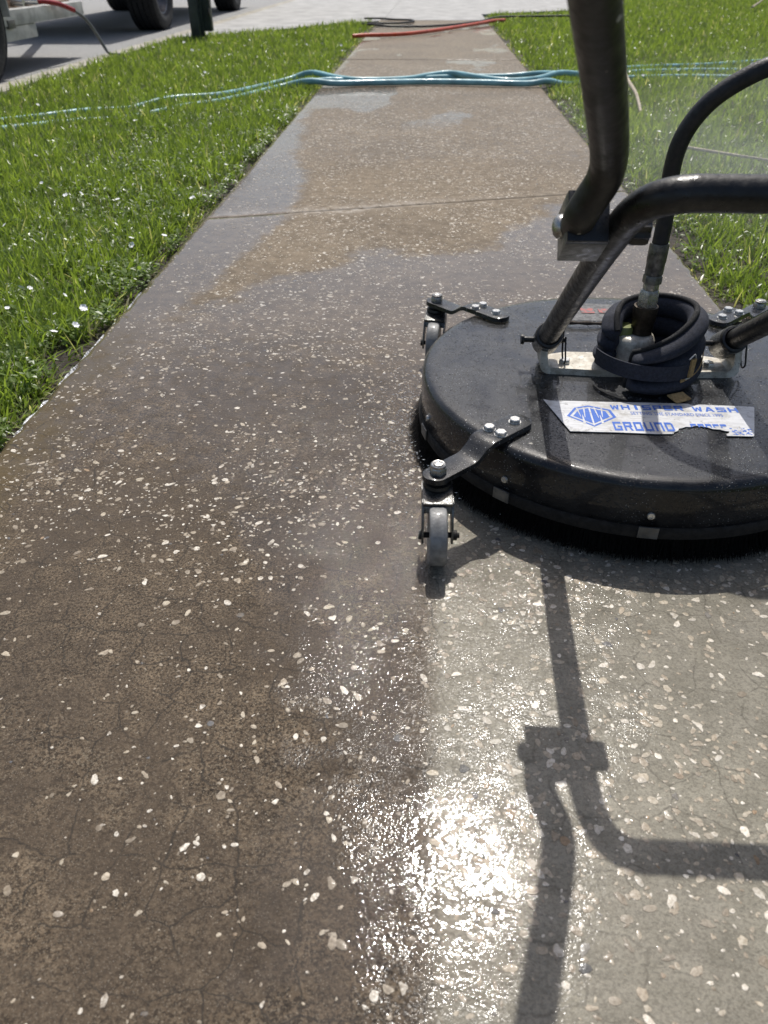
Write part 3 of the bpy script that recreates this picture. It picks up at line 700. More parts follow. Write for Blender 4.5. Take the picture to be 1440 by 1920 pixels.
# mounting bar with turned-up ends
b = MB(); z0, z1 = DT + .0025, DT + .0125
b.prism([(.186, 1.032), (.255, 1.026), (.362, 1.026), (.436, 1.032), (.436, 1.078), (.40, 1.089), (.215, 1.089), (.186, 1.078)], z0, z1)
for s, X0 in ((-1, .186), (1, .436)):
    pr = [(0, z0), (0, z1), (-.0045, z1 + .0035), (-.006, z1 + .010), (-.007, .150), (-.0165, .150), (-.0155, z1), (-.0125, z0 + .004), (-.006, z0 + .0005)]
    n = len(pr); ys = (1.032, 1.078); vs = [(X0 - s * -1 * dx_ if s > 0 else X0 + dx_, y_ + (1 if y_ > 1.05 else -1) * (-.010 if z_ > .14 else 0), z_) for y_ in ys for dx_, z_ in pr]
    if s > 0: vs = [(X0 - dx_, y_ + (1 if y_ > 1.05 else -1) * (-.010 if z_ > .14 else 0), z_) for y_ in ys for dx_, z_ in pr]
    b.add(vs, [list(range(n)), [n + i for i in range(n)][::-1]] + [[i, (i + 1) % n, n + (i + 1) % n, n + i] for i in range(n)], False)
bar = b.build('mounting_bar', M['alu_bar'], SCL)
for X0 in (.207, .413):
    bb = MB(); hexprism(bb, (X0, 1.050, z1), .0085, .006, rot=.3); bb.build('bolt', M['bolt'], bar)

# yoke: two legs and the bent cross tube, one continuous pipe
TR = .0142; CXM = .306
leg = [(.1775, 1.062, .149), (.1745, .96, .2215), (.1695, .78, .350), (.1680, .70, .406), (.1685, .676, .4225)]
bend = [(.1715, .658, .4350), (.178, .6445, .4445), (.188, .6365, .4500), (.202, .6325, .4530), (.225, .632, .4535)]
half = leg + bend; full = half + [(2 * CXM - x, y_, z_) for x, y_, z_ in half[::-1]]
yk = MB().tube(spline(full, 5), TR, 22).build('yoke', M['steel_dark'], SCL)
LD = (Vector(leg[2]) - Vector(leg[0])).normalized()
for s in (-1, 1):
    X = lambda x: x if s < 0 else 2 * CXM - x
    ld = Vector((LD.x * (1 if s < 0 else -1), LD.y, LD.z)); p0 = Vector((X(.1790), 1.070, .1435))
    # socket welded on the lug, collar, pin and hairpin
    sk = MB(); q = ld.to_track_quat('Z', 'Y').to_matrix()
    sk.lathe([(.0, -.004), (.017, -.004), (.0195, .000), (.0195, .040), (.0165, .0405), (.0160, .036)], p0, 28, q)
    sko = sk.build('socket', M['fork'], SCL)
    MB().lathe([(.0168, -.004), (.0188, -.003), (.0194, .001), (.0182, .005), (.0150, .006)], p0 + ld * .041, 24, q).build('collar', M['black_plastic'], sko)
    pc = p0 + ld * .014
    pin = MB(); mx_ = Matrix.Rotation(R(90), 3, 'Y'); sg = -1
    pin.tube([pc + Vector((-.034, 0, 0)), pc + Vector((.026, 0, 0))], .0042, 12); pin.lathe([(0, 0), (.0072, 0), (.0076, .002), (.0072, .0045), (0, .0045)], pc + Vector((-.037, 0, 0)), 18, mx_); pin.build('pin', M['steel_dark'], sko)
    h0 = pc + Vector((.0235, 0, .002))
    MB().tube(spline([h0 + Vector((0, .002, .012)), h0, h0 + Vector((.001, -.004, -.020)), h0 + Vector((.003, -.012, -.032)), h0 + Vector((.004, -.019, -.026)), h0 + Vector((.003, -.013, -.010)), h0 + Vector((.002, -.007, .006))], 6), .0013, 8).build('hairpin_clip', M['steel_dark'], sko)
    # clamp block
    ex = Vector((1, 0, 0)); en = ld.cross(ex).normalized(); en = en if en.z > 0 else -en
    m = Matrix((ex, ld, en)).transposed()
    bc = Vector((X(.1375), .701, .4045)) + en * .004
    blk = MB().box(bc - ld * .003, (.0360, .046, .044), m, .0012).build('clamp_block', M['clamp'], SCL)
    MB().box(bc + ld * .0232, (.0352, .0060, .0432), m, .001).build('end_cap', M['black_plastic'], blk)
    bx0 = X(.1375) + s * .0185
    mm = Matrix.Rotation(R(90) * s, 3, 'Y'); bc2 = Vector((bx0, bc.y, bc.z))
    MB().lathe([(.0105, -.001), (.0105, .001), (.0098, .0042), (.0072, .0068), (.0035, .0082), (0, .0086)], bc2, 22, mm).build('carriage_bolt', M['steel'], blk)
    kx = Vector((X(.1375) - s * .0185, bc.y, bc.z)); mk = Matrix.Rotation(R(-90) * s, 3, 'Y'); kb = MB()
    kb.lathe([(.0052, -.004), (.0052, .022), (.0115, .024), (0, .024)], kx, 20, mk)
    vs = []; nn = 30
    for z_, f_ in ((.022, .92), (.0245, 1), (.036, 1), (.0385, .9)):
        for k in range(nn): rr_ = (.0140 + .0013 * math.cos(k * 2 * math.pi / nn * 10)) * f_; vs.append(kx + mk @ Vector((rr_ * math.cos(2 * math.pi * k / nn), rr_ * math.sin(2 * math.pi * k / nn), z_)))
    kb.add(vs, [[j * nn + k, j * nn + (k + 1) % nn, (j + 1) * nn + (k + 1) % nn, (j + 1) * nn + k] for j in range(3) for k in range(nn)] + [[k for k in range(nn)][::-1], [3 * nn + k for k in range(nn)]], True)
    kb.build('knob', M['black_plastic'], blk)
    # upper handle pole
    P0 = bc + ld * .0 + Vector((-s * .000, 0, 0)) + ex * (-.006 * (1 if s < 0 else -1))
    pole = [P0 - ld * .01, (X(.1290), .6755, .4245), (X(.1330), .667, .4385), (X(.1385), .658, .4545), (X(.1392), .650, .4665), (X(.1370), .640, .4770), (X(.128), .612, .498), (X(.109), .560, .5375), (X(.086), .497, .582), (X(.040), .370, .672), (X(.0), .26, .75), (X(-.03), .17, .815)]
    MB().tube(spline(pole, 5), .0143, 22).build('handle_pole', M['pole'], SCL)

# swivel under the cuff
sw = MB().lathe([(0, .0), (.030, 0), (.031, .012), (.029, .020), (.029, .040), (.026, .046), (.022, .048), (0, .048)], (.300, 1.050, DT + .0125), 32).build('swivel_base', M['alu_bar'], SCL)
MB().lathe([(.0, .0), (.0125, .0), (.0135, .004), (.0135, .026), (.0115, .029), (0, .0295)], (.284, 1.052, .150), 24).build('swivel_cap', M['olive'], SCL)

# deck sticker
ZS = DT + .0032
outline = [(0.1666, 0.9498), (0.1751, 0.9464), (.21, .9470), (.25, .9466), (.30, .9472), (0.3605, 0.9471), (.3630, .9440), (0.3669, 0.9417), (.3690, .9430), (0.3733, 0.9453), (.41, .9442), (0.4448, 0.9431), (0.4452, 0.9399), (0.4377, 0.917), (0.4206, 0.8652), (0.4185, 0.8631), (0.3861, 0.8626), (0.3866, 0.8675), (.3905, .8700), (0.3926, 0.874), (.3875, .8752), (0.3817, 0.8784), (.3735, .8790), (.3680, .8835), (0.363, 0.885), (0.3552, 0.8867), (.3500, .8850), (0.346, 0.8832), (.3400, .8832), (.3355, .8800), (0.3303, 0.8782), (.3290, .8745), (0.3266, 0.8713), (.3225, .8690), (0.3186, 0.8639), (0.3001, 0.8629), (0.2473, 0.8642), (0.1909, 0.8641), (0.1846, 0.8861)]
def zdeck(x, y): 
    r = math.hypot(x - DECK.x, y - DECK.y); return float(np.interp(r, [p[0] for p in prof[:5]], [p[1] for p in prof[:5]]))
stk = MB(); n = len(outline)
vs = [(x, y_, ZS + dz) for dz in (-.0002, .0006) for x, y_ in outline]
stk.add(vs, [[n + i for i in range(n)], list(range(n))[::-1]] + [[i, (i + 1) % n, n + (i + 1) % n, n + i] for i in range(n)], False)
stk = stk.build('sticker', M['white_vinyl'], SCL); tag(stk, 'torn white sticker with blue lettering')
# blocky wide letters built of strokes in a unit box: rectangles (x0,y0,x1,y1) or 4-point strokes
a_ = .24; h_ = .22
GL = {
 'H': [(0, 0, a_, 1), (1 - a_, 0, 1, 1), (0, .40, 1, .64)],
 'I': [(.34, 0, .66, 1)],
 'S': [(0, 1 - h_, 1, 1), (0, .40, 1, .60), (0, 0, 1, h_), (0, .40, a_, 1), (1 - a_, 0, 1, .60)],
 'P': [(0, 0, a_, 1), (0, 1 - h_, 1, 1), (0, .34, 1, .54), (1 - a_, .34, 1, 1)],
 'E': [(0, 0, a_, 1), (0, 1 - h_, 1, 1), (0, .40, .92, .60), (0, 0, 1, h_)],
 'F': [(0, 0, a_, 1), (0, 1 - h_, 1, 1), (0, .38, .9, .58)],
 'R': [(0, 0, a_, 1), (0, 1 - h_, 1, 1), (0, .40, .96, .60), (1 - a_, .40, 1, 1), ((.55, .42), (.80, .42), (1.02, 0), (.74, 0))],
 'A': [((.0, 0), (.26, 0), (.58, 1), (.36, 1)), ((.36, 1), (.64, 1), (1, 0), (.74, 0)), (.22, .24, .80, .42)],
 'W': [((0, 1), (.20, 1), (.30, 0), (.12, 0)), ((.12, 0), (.36, 0), (.56, .85), (.42, .85)), ((.42, .85), (.58, .85), (.88, 0), (.64, 0)), ((.64, 0), (.88, 0), (1, 1), (.80, 1))],
 'G': [(0, 0, a_, 1), (0, 1 - h_, 1, 1), (0, 0, 1, h_), (1 - a_, 0, 1, .52), (.5, .38, 1, .56)],
 'O': [(0, 0, a_, 1), (1 - a_, 0, 1, 1), (0, 1 - h_, 1, 1), (0, 0, 1, h_)],
 'U': [(0, 0, a_, 1), (1 - a_, 0, 1, 1), (0, 0, 1, h_)],
 'N': [(0, 0, a_, 1), (1 - a_, 0, 1, 1), (0, 1 - h_, 1, 1)],
 'D': [(0, 0, a_, 1), (0, 1 - h_, .86, 1), (0, 0, .86, h_), (1 - a_, .12, 1, .88)],
 'C': [(0, 0, a_, 1), (0, 1 - h_, 1, 1), (0, 0, 1, h_)],
}
def word(txt, x0, y0, x1, y1, rise, gap=.20, cut=None):
    n = len(txt); cw = (x1 - x0) / (n - gap); b = MB(); k = 0
    for i, ch in enumerate(txt):
        for s in GL[ch]:
            q = s if isinstance(s[0], tuple) else ((s[0], s[1]), (s[2], s[1]), (s[2], s[3]), (s[0], s[3]))
            if cut: q = [(u, max(v, cut)) for u, v in q]
            pts = []
            for u, v in q:
                X = x0 + (i + u * (1 - gap)) * cw; pts.append((X, y0 + (y1 - y0) * v + rise * (X - x0)))
            z = ZS + .00075 + k * .000012; k += 1
            b.add([(x, y_, z) for x, y_ in pts], [[0, 1, 2, 3]], False)
    return b.build('lettering', M['blue'], stk)
word('WHISPER', .2535, .9248, .3490, .9380, .018)
word('WASH', .3618, .9255, .4205, .9385, -.01)
word('GROUND', .2480, .8685, .3245, .8915, .015)
word('FORCE', .3470, .8680, .3925, .8915, 0, cut=.62)
cu = bpy.data.curves.new('t', 'FONT'); cu.body = 'SETTING THE STANDARD SINCE 1995'; cu.size = 1; to = bpy.data.objects.new('t', cu); COL.objects.link(to)
bpy.context.view_layer.update(); tm = bpy.data.meshes.new_from_object(to); bpy.data.objects.remove(to)
co = np.array([v.co for v in tm.vertices]); w_ = np.ptp(co[:, 0]); hh_ = np.ptp(co[:, 1])
for v_ in tm.vertices:
    x = .2770 + (v_.co.x - co[:, 0].min()) / w_ * .1195; v_.co = (x - DECK.x, .9120 + (v_.co.y - co[:, 1].min()) / hh_ * .0078 - DECK.y, ZS + .00080)
tm.materials.append(M['blue']); lo_ = bpy.data.objects.new('lettering', tm); COL.objects.link(lo_); lo_.parent = stk
# hexagon emblem with twin W
hx = [(.1917, .8990), (.2075, .9300), (.2245, .9345), (.2525, .9225), (.2560, .9020), (.2225, .8770)]
hx = [(.1920, .9040), (.2050, .9275), (.2240, .9345), (.2520, .9240), (.2560, .9035), (.2235, .8770)]
cx_, cy_ = .2240, .9062
def ringpoly(b, P, f0, f1, z):
    n = len(P); vs = [(cx_ + (x - cx_) * f, cy_ + (y_ - cy_) * f, z) for f in (f0, f1) for x, y_ in P]
    b.add(vs, [[i, (i + 1) % n, n + (i + 1) % n, n + i] for i in range(n)], False)
b = MB(); ringpoly(b, hx, 1.0, .87, ZS + .00082)
b.add([(cx_ + (x - cx_) * .74, cy_ + (y_ - cy_) * .74, ZS + .00082) for x, y_ in hx], [[0, 1, 2, 3, 4, 5]], False)
emb = b.build('emblem', M['blue'], stk)
b = MB(); k = 0
def sl(p, q, w0, w1):
    global k
    d = (Vector(q) - Vector(p)).normalized(); nrm = Vector((-d.y, d.x)); k += 1
    P = [Vector(p) + nrm * w0, Vector(p) - nrm * w0, Vector(q) - nrm * w1, Vector(q) + nrm * w1]
    b.add([(v_.x, v_.y, ZS + .00090 + k * .00001) for v_ in P], [[0, 1, 2, 3]], False)
sl((.2245, .9300), (.2238, .8800), .0011, .0011)
for sg in (-1, 1):
    m0 = .2241 + sg * .0118
    sl((m0 - sg * .0050, .9290), (m0 - sg * .0030, .9010), .0012, .0004); sl((m0 + sg * .0045, .9270), (m0 + sg * .0022, .9030), .0012, .0004)
    sl((m0, .8850), (m0 - sg * .0004, .9080), .0018, .0003)
b.build('emblem_line', M['white_vinyl'], emb)
# flecks of worn print by the sticker's lower right corner, and a worn warning print at the back
b = MB()
for k in range(46):
    x = .395 + random.random() * .026; y_ = .866 + random.random() * .017; s_ = .0006 + random.random() * .0012; r_ = random.random() * 6
    if x > .395 + (y_ - .862) * .32 + .021: continue
    b.add([(x + s_ * math.cos(r_ + q) * (1 + .6 * (q > 3)), y_ + s_ * math.sin(r_ + q), ZS + .00078 + k * 1e-6) for q in (0, 1.6, 3.1, 4.7)], [[0, 1, 2, 3]], False)
b.build('worn_print', M['blue'], stk)
b = MB().add([(x, y_, zdeck(x, y_) + .0006) for x, y_ in ((.244, 1.238), (.326, 1.240), (.333, 1.318), (.262, 1.322), (.250, 1.29))], [[0, 1, 2, 3, 4]], False)
ws = b.build('worn_sticker', M['greyprint'], SCL)
for (x0, x1, y0, y1) in ((.268, .290, 1.272, 1.296), (.298, .325, 1.274, 1.294)):
    MB().add([(x, y_, zdeck(x, y_) + .0014) for x, y_ in ((x0, y0), (x1, y0), (x1, y1), (x0, y1))], [[0, 1, 2, 3]], False).build('faded_red_print', M['redprint'], ws)

# twig lying on the deck
tw_ = MB().tube(spline([(.2130, 1.222, .1165), (.235, 1.215, .1160), (.262, 1.2125, .1165), (.290, 1.215, .1155), (.315, 1.221, .1150)], 5), [.0028 + .0006 * math.sin(k * 1.3) for k in range(21)], 9).build('twig', M['twig_dark'])
tag(tw_, 'dark brown twig lying on the black deck behind the metal bar', 'twig')

# ------------------------------------------------------------------ padded cuff round the swivel
CC = Vector((.318, 1.036, 0)); CU = empty('padded_cuff', (CC.x, CC.y, DT), 'black padded strap-on weight cuff wrapped round the hose swivel', 'cuff')
def cuff_r(th): # th in degrees, 205 -> 560
    return .0560 - .006 * (th - 236) / 318 + .002 * math.sin(R(th * 2))
def cuff_top(th):
    return float(np.interp(th, [236, 250, 270, 290, 310, 335, 360, 400, 450, 500, 530, 554], [.164, .170, .180, .190, .200, .210, .213, .211, .209, .206, .198, .180]))
def cuff_bot(th):
    return float(np.interp(th, [236, 250, 270, 300, 360, 450, 500, 554], [.118, .114, .112, .112, .1225, .1225, .1225, .134]))
def cuff_pt(th, v, off):
    z = cuff_bot(th) + (cuff_top(th) - cuff_bot(th)) * v
    bul = abs(math.sin(math.pi * 3 * v)) ** .55
    r = cuff_r(th) + off * (.0025 + .0145 * bul) + .006 * (1 - v) * (off > 0) - .002 * v
    a = R(th); return Vector((CC.x + r * 1.04 * math.cos(a), CC.y + r * math.sin(a), z))
b = MB(); NT_ = 90; NVv = 30; vs = []
for i in range(NT_ + 1):
    th = 236 + 318 * i / NT_
    sq = min(1, i / 3, (NT_ - i) / 3) ** .5
    ring = [cuff_pt(th, k / NVv, sq) for k in range(NVv + 1)] + [cuff_pt(th, k / NVv, -.55 * sq) for k in range(NVv, -1, -1)]
    vs += ring
m_ = 2 * (NVv + 1)
b.add(vs, [[i * m_ + k, i * m_ + (k + 1) % m_, (i + 1) * m_ + (k + 1) % m_, (i + 1) * m_ + k] for i in range(NT_) for k in range(m_)] + [list(range(m_)), [NT_ * m_ + k for k in range(m_)][::-1]], True)
b.build('pad', M['fabric'], CU, angle=80)
MB().tube([cuff_pt(236 + 318 * i / 80, 1.0, .0) + Vector((0, 0, .0012)) for i in range(81)], .0040, 10).build('binding', M['piping'], CU)
MB().tube([cuff_pt(237, k / 12, .1) for k in range(13)], .0040, 10).build('binding', M['piping'], CU)
def strap(th0, th1, zc0, zc1, hw, off, name, mat, n=30, th_=.0016):
    b = MB(); vs = []
    for i in range(n + 1):
        t_ = i / n; th = th0 + (th1 - th0) * t_; z = zc0 + (zc1 - zc0) * t_
        base = cuff_r(th if th > 205 else th + 360) if th <= 560 else .05
        base = cuff_r(min(max(th, 236), 554)); r = base + off; a = R(th)
        for dz, dr in ((-hw, 0), (hw, 0), (hw, th_), (-hw, th_)): vs.append((CC.x + (r + dr) * 1.04 * math.cos(a), CC.y + (r + dr) * math.sin(a), z + dz))
    b.add(vs, [[i * 4 + k, i * 4 + (k + 1) % 4, (i + 1) * 4 + (k + 1) % 4, (i + 1) * 4 + k] for i in range(n) for k in range(4)] + [[0, 1, 2, 3], [n * 4 + 3, n * 4 + 2, n * 4 + 1, n * 4]], True)
    return b.build(name, mat, CU, angle=50)
strap(196, 305, .149, .145, .0108, .0172, 'strap', M['fabric'])
strap(305, 312, .149, .149, .013, .0185, 'buckle', M['tan'], 4, .003)
MB().tube(spline([cuff_pt(302, .42, 1) + Vector((0, -.003, .016)), cuff_pt(312, .42, 1) + Vector((.0, -.003, .0165)), cuff_pt(313, .42, 1) + Vector((0, -.003, -.013)), cuff_pt(303, .42, 1) + Vector((0, -.003, -.0135))], 5), .0011, 8).build('buckle_wire', M['bolt'], CU)
strap(312, 352, .150, .156, .0125, .0145, 'strap', M['piping'], 12)
b = MB(); vs = []; NN = 22
for i in range(NN + 1):
    t_ = i / NN; th = 296 + 62 * t_; r = cuff_r(th) + .0185; a = R(th); z = .131 + .026 * t_ ** 2.2; hw_ = .0042 * (1 - .75 * t_)
    for dz, dr in ((-hw_, 0), (hw_, 0), (hw_, .0012), (-hw_, .0012)): vs.append((CC.x + (r + dr) * 1.04 * math.cos(a), CC.y + (r + dr) * math.sin(a), z + dz))
b.add(vs, [[i * 4 + k, i * 4 + (k + 1) % 4, (i + 1) * 4 + (k + 1) % 4, (i + 1) * 4 + k] for i in range(NN) for k in range(4)] + [[0, 1, 2, 3], [NN * 4 + 3, NN * 4 + 2, NN * 4 + 1, NN * 4]], True)
b.build('trim', M['tan'], CU)
b = MB(); vs = [(.3335, .9590, .1165), (.3560, .9660, .1185), (.3650, .9540, .1145), (.3440, .9440, .1128)]
b.add(vs + [(x, y_, z + .0016) for x, y_, z in vs], [[3, 2, 1, 0], [4, 5, 6, 7], [0, 1, 5, 4], [1, 2, 6, 5], [2, 3, 7, 6], [3, 0, 4, 7]], False); b.build('pull_tab', M['tan'], CU)

# ------------------------------------------------------------------ pressure hose and fittings
HX, HY = .3080, 1.050
PH = empty('pressure_hose', (HX, HY, .16), 'black pressure hose arching up from the machine swivel', 'hose')
cp = MB().lathe([(0, .156), (.012, .156), (.0125, .168), (.0150, .170), (.0152, .186), (.0165, .188), (.0168, .204), (.0165, .2085), (.0140, .2095), (.0125, .206), (0, .206)], (HX, HY, 0), 30).build('coupler', M['bronze'], PH)
b = MB(); hexprism(b, (HX + .0005, HY, .2075), .0148, .0245, rot=.25); b.build('hex_nut', M['steel'], PH)
b = MB(); b.lathe([(.0090, .230), (.0108, .232), (.0108, .241), (.0090, .243)], (HX + .0008, HY, 0), 24); b.build('thread', M['steel'], PH)
b = MB(); hexprism(b, (HX + .0008, HY, .2405), .0130, .0120, rot=.6); b.lathe([(0, .252), (.0112, .252), (.0122, .254), (.0122, .268), (.0128, .270), (.0128, .291), (.0120, .294), (.0100, .294), (0, .293)], (HX + .001, HY, 0), 26); b.build('crimp_ferrule', M['crimp'], PH)
hp = [(HX + .001, HY, .288), (HX + .001, HY - .001, .320), (.3065, 1.048, .350), (.3035, 1.045, .384), (.3045, 1.040, .414), (.3120, 1.034, .440), (.3270, 1.026, .4645), (.350, 1.018, .4850), (.382, 1.010, .5025), (.425, 1.005, .512), (.50, 1.01, .500), (.60, 1.05, .43), (.70, 1.15, .29), (.78, 1.32, .12), (.85, 1.55, .03), (1.0, 1.9, .02), (1.4, 2.2, .02)]
MB().tube(spline(hp, 7), .0106, 18).build('hose_tube', M['hose_black'], PH)

# ------------------------------------------------------------------ hoses over the walk
def hose(name, pts, r, mat, label, cat='hose', group=None, n=6):
    P = spline(pts, n); o = MB().tube(P, r, 10).build(name, mat); tag(o, label, cat, group); return o
gz = -.008  # lying in the grass
HG = 'teal garden hoses crossing the sidewalk'
hose('garden_hose', [(-2.6, 3.35, gz - .012), (-1.97, 3.88, gz - .010), (-1.70, 4.13, gz - .006), (-1.515, 4.25, gz - .010), (-1.36, 4.46, gz + .008), (-1.14, 4.62, gz + .006), (-1.0, 4.95, gz + .002), (-.85, 5.20, gz + .016), (-.72, 5.24, .040), (-.56, 5.12, .030), (-.40, 5.06, .024), (-.15, 5.16, .020), (.0, 5.28, .028), (.12, 5.31, .036), (.26, 5.20, .030), (.44, 5.10, .022), (.62, 5.16, .026), (.80, 5.38, .034), (1.1, 5.52, gz), (1.5, 5.60, gz), (1.76, 5.60, gz), (2.2, 5.55, gz), (3.4, 5.6, gz)], .0155, M['hose_teal'], 'teal hose humped highest where it crosses the sidewalk, arched up at left in the grass', group=HG)
hose('garden_hose', [(-2.6, 3.15, gz - .02), (-1.85, 3.70, gz - .012), (-1.66, 3.86, gz - .012), (-1.45, 4.05, gz - .022), (-1.27, 4.30, gz - .010), (-1.08, 4.52, gz - .006), (-.87, 4.95, gz + .004), (-.70, 4.98, .026), (-.55, 4.97, .017), (-.30, 5.02, .0165), (0, 5.07, .0165), (.30, 5.05, .0165), (.55, 5.02, .0165), (.67, 5.07, .024), (.85, 5.32, gz - .012), (1.2, 5.74, gz), (1.68, 5.92, gz), (2.1, 5.95, gz), (3.4, 6.1, gz)], .0165, M['hose_teal'], 'front teal hose lying flat across the sidewalk', group=HG)
hose('garden_hose', [(-1.0, 4.72, gz - .01), (-.80, 5.05, gz), (-.62, 5.06, .022), (-.40, 5.11, .017), (-.10, 5.22, .016), (.2, 5.33, .016), (.45, 5.36, .016), (.66, 5.40, .028), (.95, 5.78, gz), (1.37, 6.08, gz), (1.62, 6.16, gz + .002), (1.97, 6.30, gz), (2.5, 6.62, gz), (3.6, 7.3, gz)], .0145, M['hose_teal'], 'rear teal hose running straight to the right lawn', group=HG)
hose('orange_hose', [(-.72, 8.15, .02), (-.609, 8.20, .024), (-.40, 8.30, .022), (-.20, 8.47, .0215), (.05, 8.90, .0215), (.30, 9.42, .0215), (.50, 9.85, .0215), (.67, 10.20, .026), (.82, 10.45, .02)], .0165, M['hose_red'], 'orange red hose lying across the far sidewalk')
hose('dark_hose', [(-.75, 9.75, .02), (-.60, 9.62, .02), (-.42, 9.55, .010), (-.10, 9.58, .010), (.17, 9.80, .010), (.42, 10.2, .010), (.60, 10.5, .016), (.80, 10.85, .03), (1.3, 11.0, .03), (1.7, 11.1, .03)], .0105, M['hose_dark'], 'thin dark hose behind the orange hose, running into the right lawn')
hose('dark_hose', [(-.72, 10.0, .02), (-.56, 9.99, .012), (-.36, 10.08, .010), (-.22, 10.35, .010), (-.26, 10.6, .010), (-.45, 10.68, .010), (-.62, 10.75, .016), (-.80, 10.66, .02)], .0105, M['hose_dark'], 'thin dark hose looped at the left edge by the driveway')

# ------------------------------------------------------------------ street side: trailer, truck, post
mX = Matrix.Rotation(R(90), 3, 'Y')
def road_wheel(parent, c, r, w, out):
    """tyre with rounded shoulders and tread ribs, steel rim"""
    b = MB(); hw = w / 2
    pr = [(r * .62, -hw * .80), (r * .70, -hw * .98), (r * .82, -hw * 1.04), (r * .92, -hw * .98), (r * .975, -hw * .84)]
    for k in range(5):
        u = -hw * .78 + k * hw * .39; pr += [(r, u - hw * .15), (r, u + hw * .15)] + ([(r * .975, u + hw * .16), (r * .975, u + hw * .23)] if k < 4 else [])
    pr += [(q, -z) for q, z in pr[4::-1]]
    b.lathe(pr, c, 56, mX); t_ = b.build('tyre', M['rubber_tyre'], parent)
    b = MB(); o_ = out * hw
    b.lathe([(0, o_ * .35), (r * .20, o_ * .38), (r * .26, o_ * .20), (r * .48, o_ * .05), (r * .56, o_ * .45), (r * .60, o_ * .80), (r * .63, o_ * .84), (r * .64, o_ * .76), (r * .60, o_ * .3), (r * .6, -o_ * .8)], c, 40, mX); b.build('rim', M['rim_steel'], t_)
    return t_
ZS_ = -.045
TRL = empty('utility_trailer', (-3.6, 5.6, ZS_), 'pale metal flatbed trailer parked at the kerb by left frame edge', 'trailer')
MB().box((-2.800, 5.39, .278), (.10, 3.40, .088), None, .004).build('side_beam', M['pale_metal'], TRL)
MB().box((-4.50, 5.39, .278), (.10, 3.40, .088), None, .004).build('side_beam', M['pale_metal'], TRL)
MB().box((-3.65, 7.04, .270), (1.56, .09, .080), None, .004).build('front_beam', M['pale_metal'], TRL)
MB().box((-2.805, 5.93, .190), (.085, .54, .082), None, .004).build('lower_beam', M['pale_metal'], TRL)
MB().box((-2.752, 5.80, .245), (.02, .10, .05), None, .004).build('marker_lamp', simple('dull_lamp', (.10, .10, .095), .4), TRL)
MB().box((-3.65, 5.39, .322), (1.60, 3.40, .02), None, .002).build('deck_plate', M['wood_box'], TRL)
MB().box((-3.65, 4.85, .13), (1.5, .09, .09), None, .01).build('axle', M['steel_dark'], TRL)
MB().tube([(-3.2, 7.06, .27), (-3.65, 8.45, .36)], .045, 8).build('tongue', M['pale_metal'], TRL); MB().tube([(-4.1, 7.06, .27), (-3.65, 8.45, .36)], .045, 8).build('tongue', M['pale_metal'], TRL)
for xx, o_ in ((-2.81, 1), (-4.49, -1)):
    for yy in (5.31, 4.50): 
        road_wheel(TRL, (xx - .0, yy, ZS_ + .335), .335, .20, o_)
# fender over the near wheels
b = MB(); vs = []; NF = 24
for k in range(NF + 1):
    a = math.pi * k / NF; 
    for xo, rr in ((-2.92, .40), (-2.70, .40), (-2.70, .415), (-2.92, .415)): vs.append((xo, 4.905 - (rr + .40) * math.cos(a), ZS_ + .335 + rr * min(1, math.sin(a) * 1.6)))
b.add(vs, [[i * 4 + k, i * 4 + (k + 1) % 4, (i + 1) * 4 + (k + 1) % 4, (i + 1) * 4 + k] for i in range(NF) for k in range(4)], False); b.build('fender', M['pale_metal'], TRL)
WB = MB(); 
for k in range(3): WB.box((-2.965, 5.86, .350 + k * .036), (.22, .56, .032), None, .002)
tag(WB.build('timber_crate', M['wood_box']), 'stack of brown boards on the trailer edge', 'crate')
pump = empty('pump', (-3.0, 6.45, .332), 'dark pump with brass fittings on the trailer bed', 'pump')
MB().box((-3.05, 6.52, .46), (.30, .36, .25), None, .03).build('housing', M['black_plastic'], pump)
b = MB(); b.tube([(-2.90, 6.30, .352), (-2.77, 6.33, .350)], .020, 12); b.tube([(-2.86, 6.30, .345), (-2.86, 6.30, .40)], .016, 10); b.build('fitting', M['bolt'], pump)
b = MB(); b.tube([(-2.90, 6.12, .355), (-2.78, 6.12, .352)], .022, 12); b.build('fitting', M['bolt'], pump)
FH = empty('feed_hose', (-2.76, 6.36, .35), 'grey hose with red sleeve drooping from trailer to the grass', 'hose')
MB().tube(spline([(-2.79, 6.33, .350), (-2.745, 6.40, .345), (-2.70, 6.52, .325), (-2.655, 6.66, .282)], 6), .0165, 10).build('sleeve', M['red_sleeve'], FH)
MB().tube(spline([(-2.66, 6.65, .286), (-2.615, 6.75, .222), (-2.575, 6.80, .130), (-2.54, 6.82, .045), (-2.50, 6.81, -.005), (-2.42, 6.78, -.01), (-2.34, 6.8, -.018)], 6), .0115, 10).build('hose_tube', M['hose_grey'], FH)

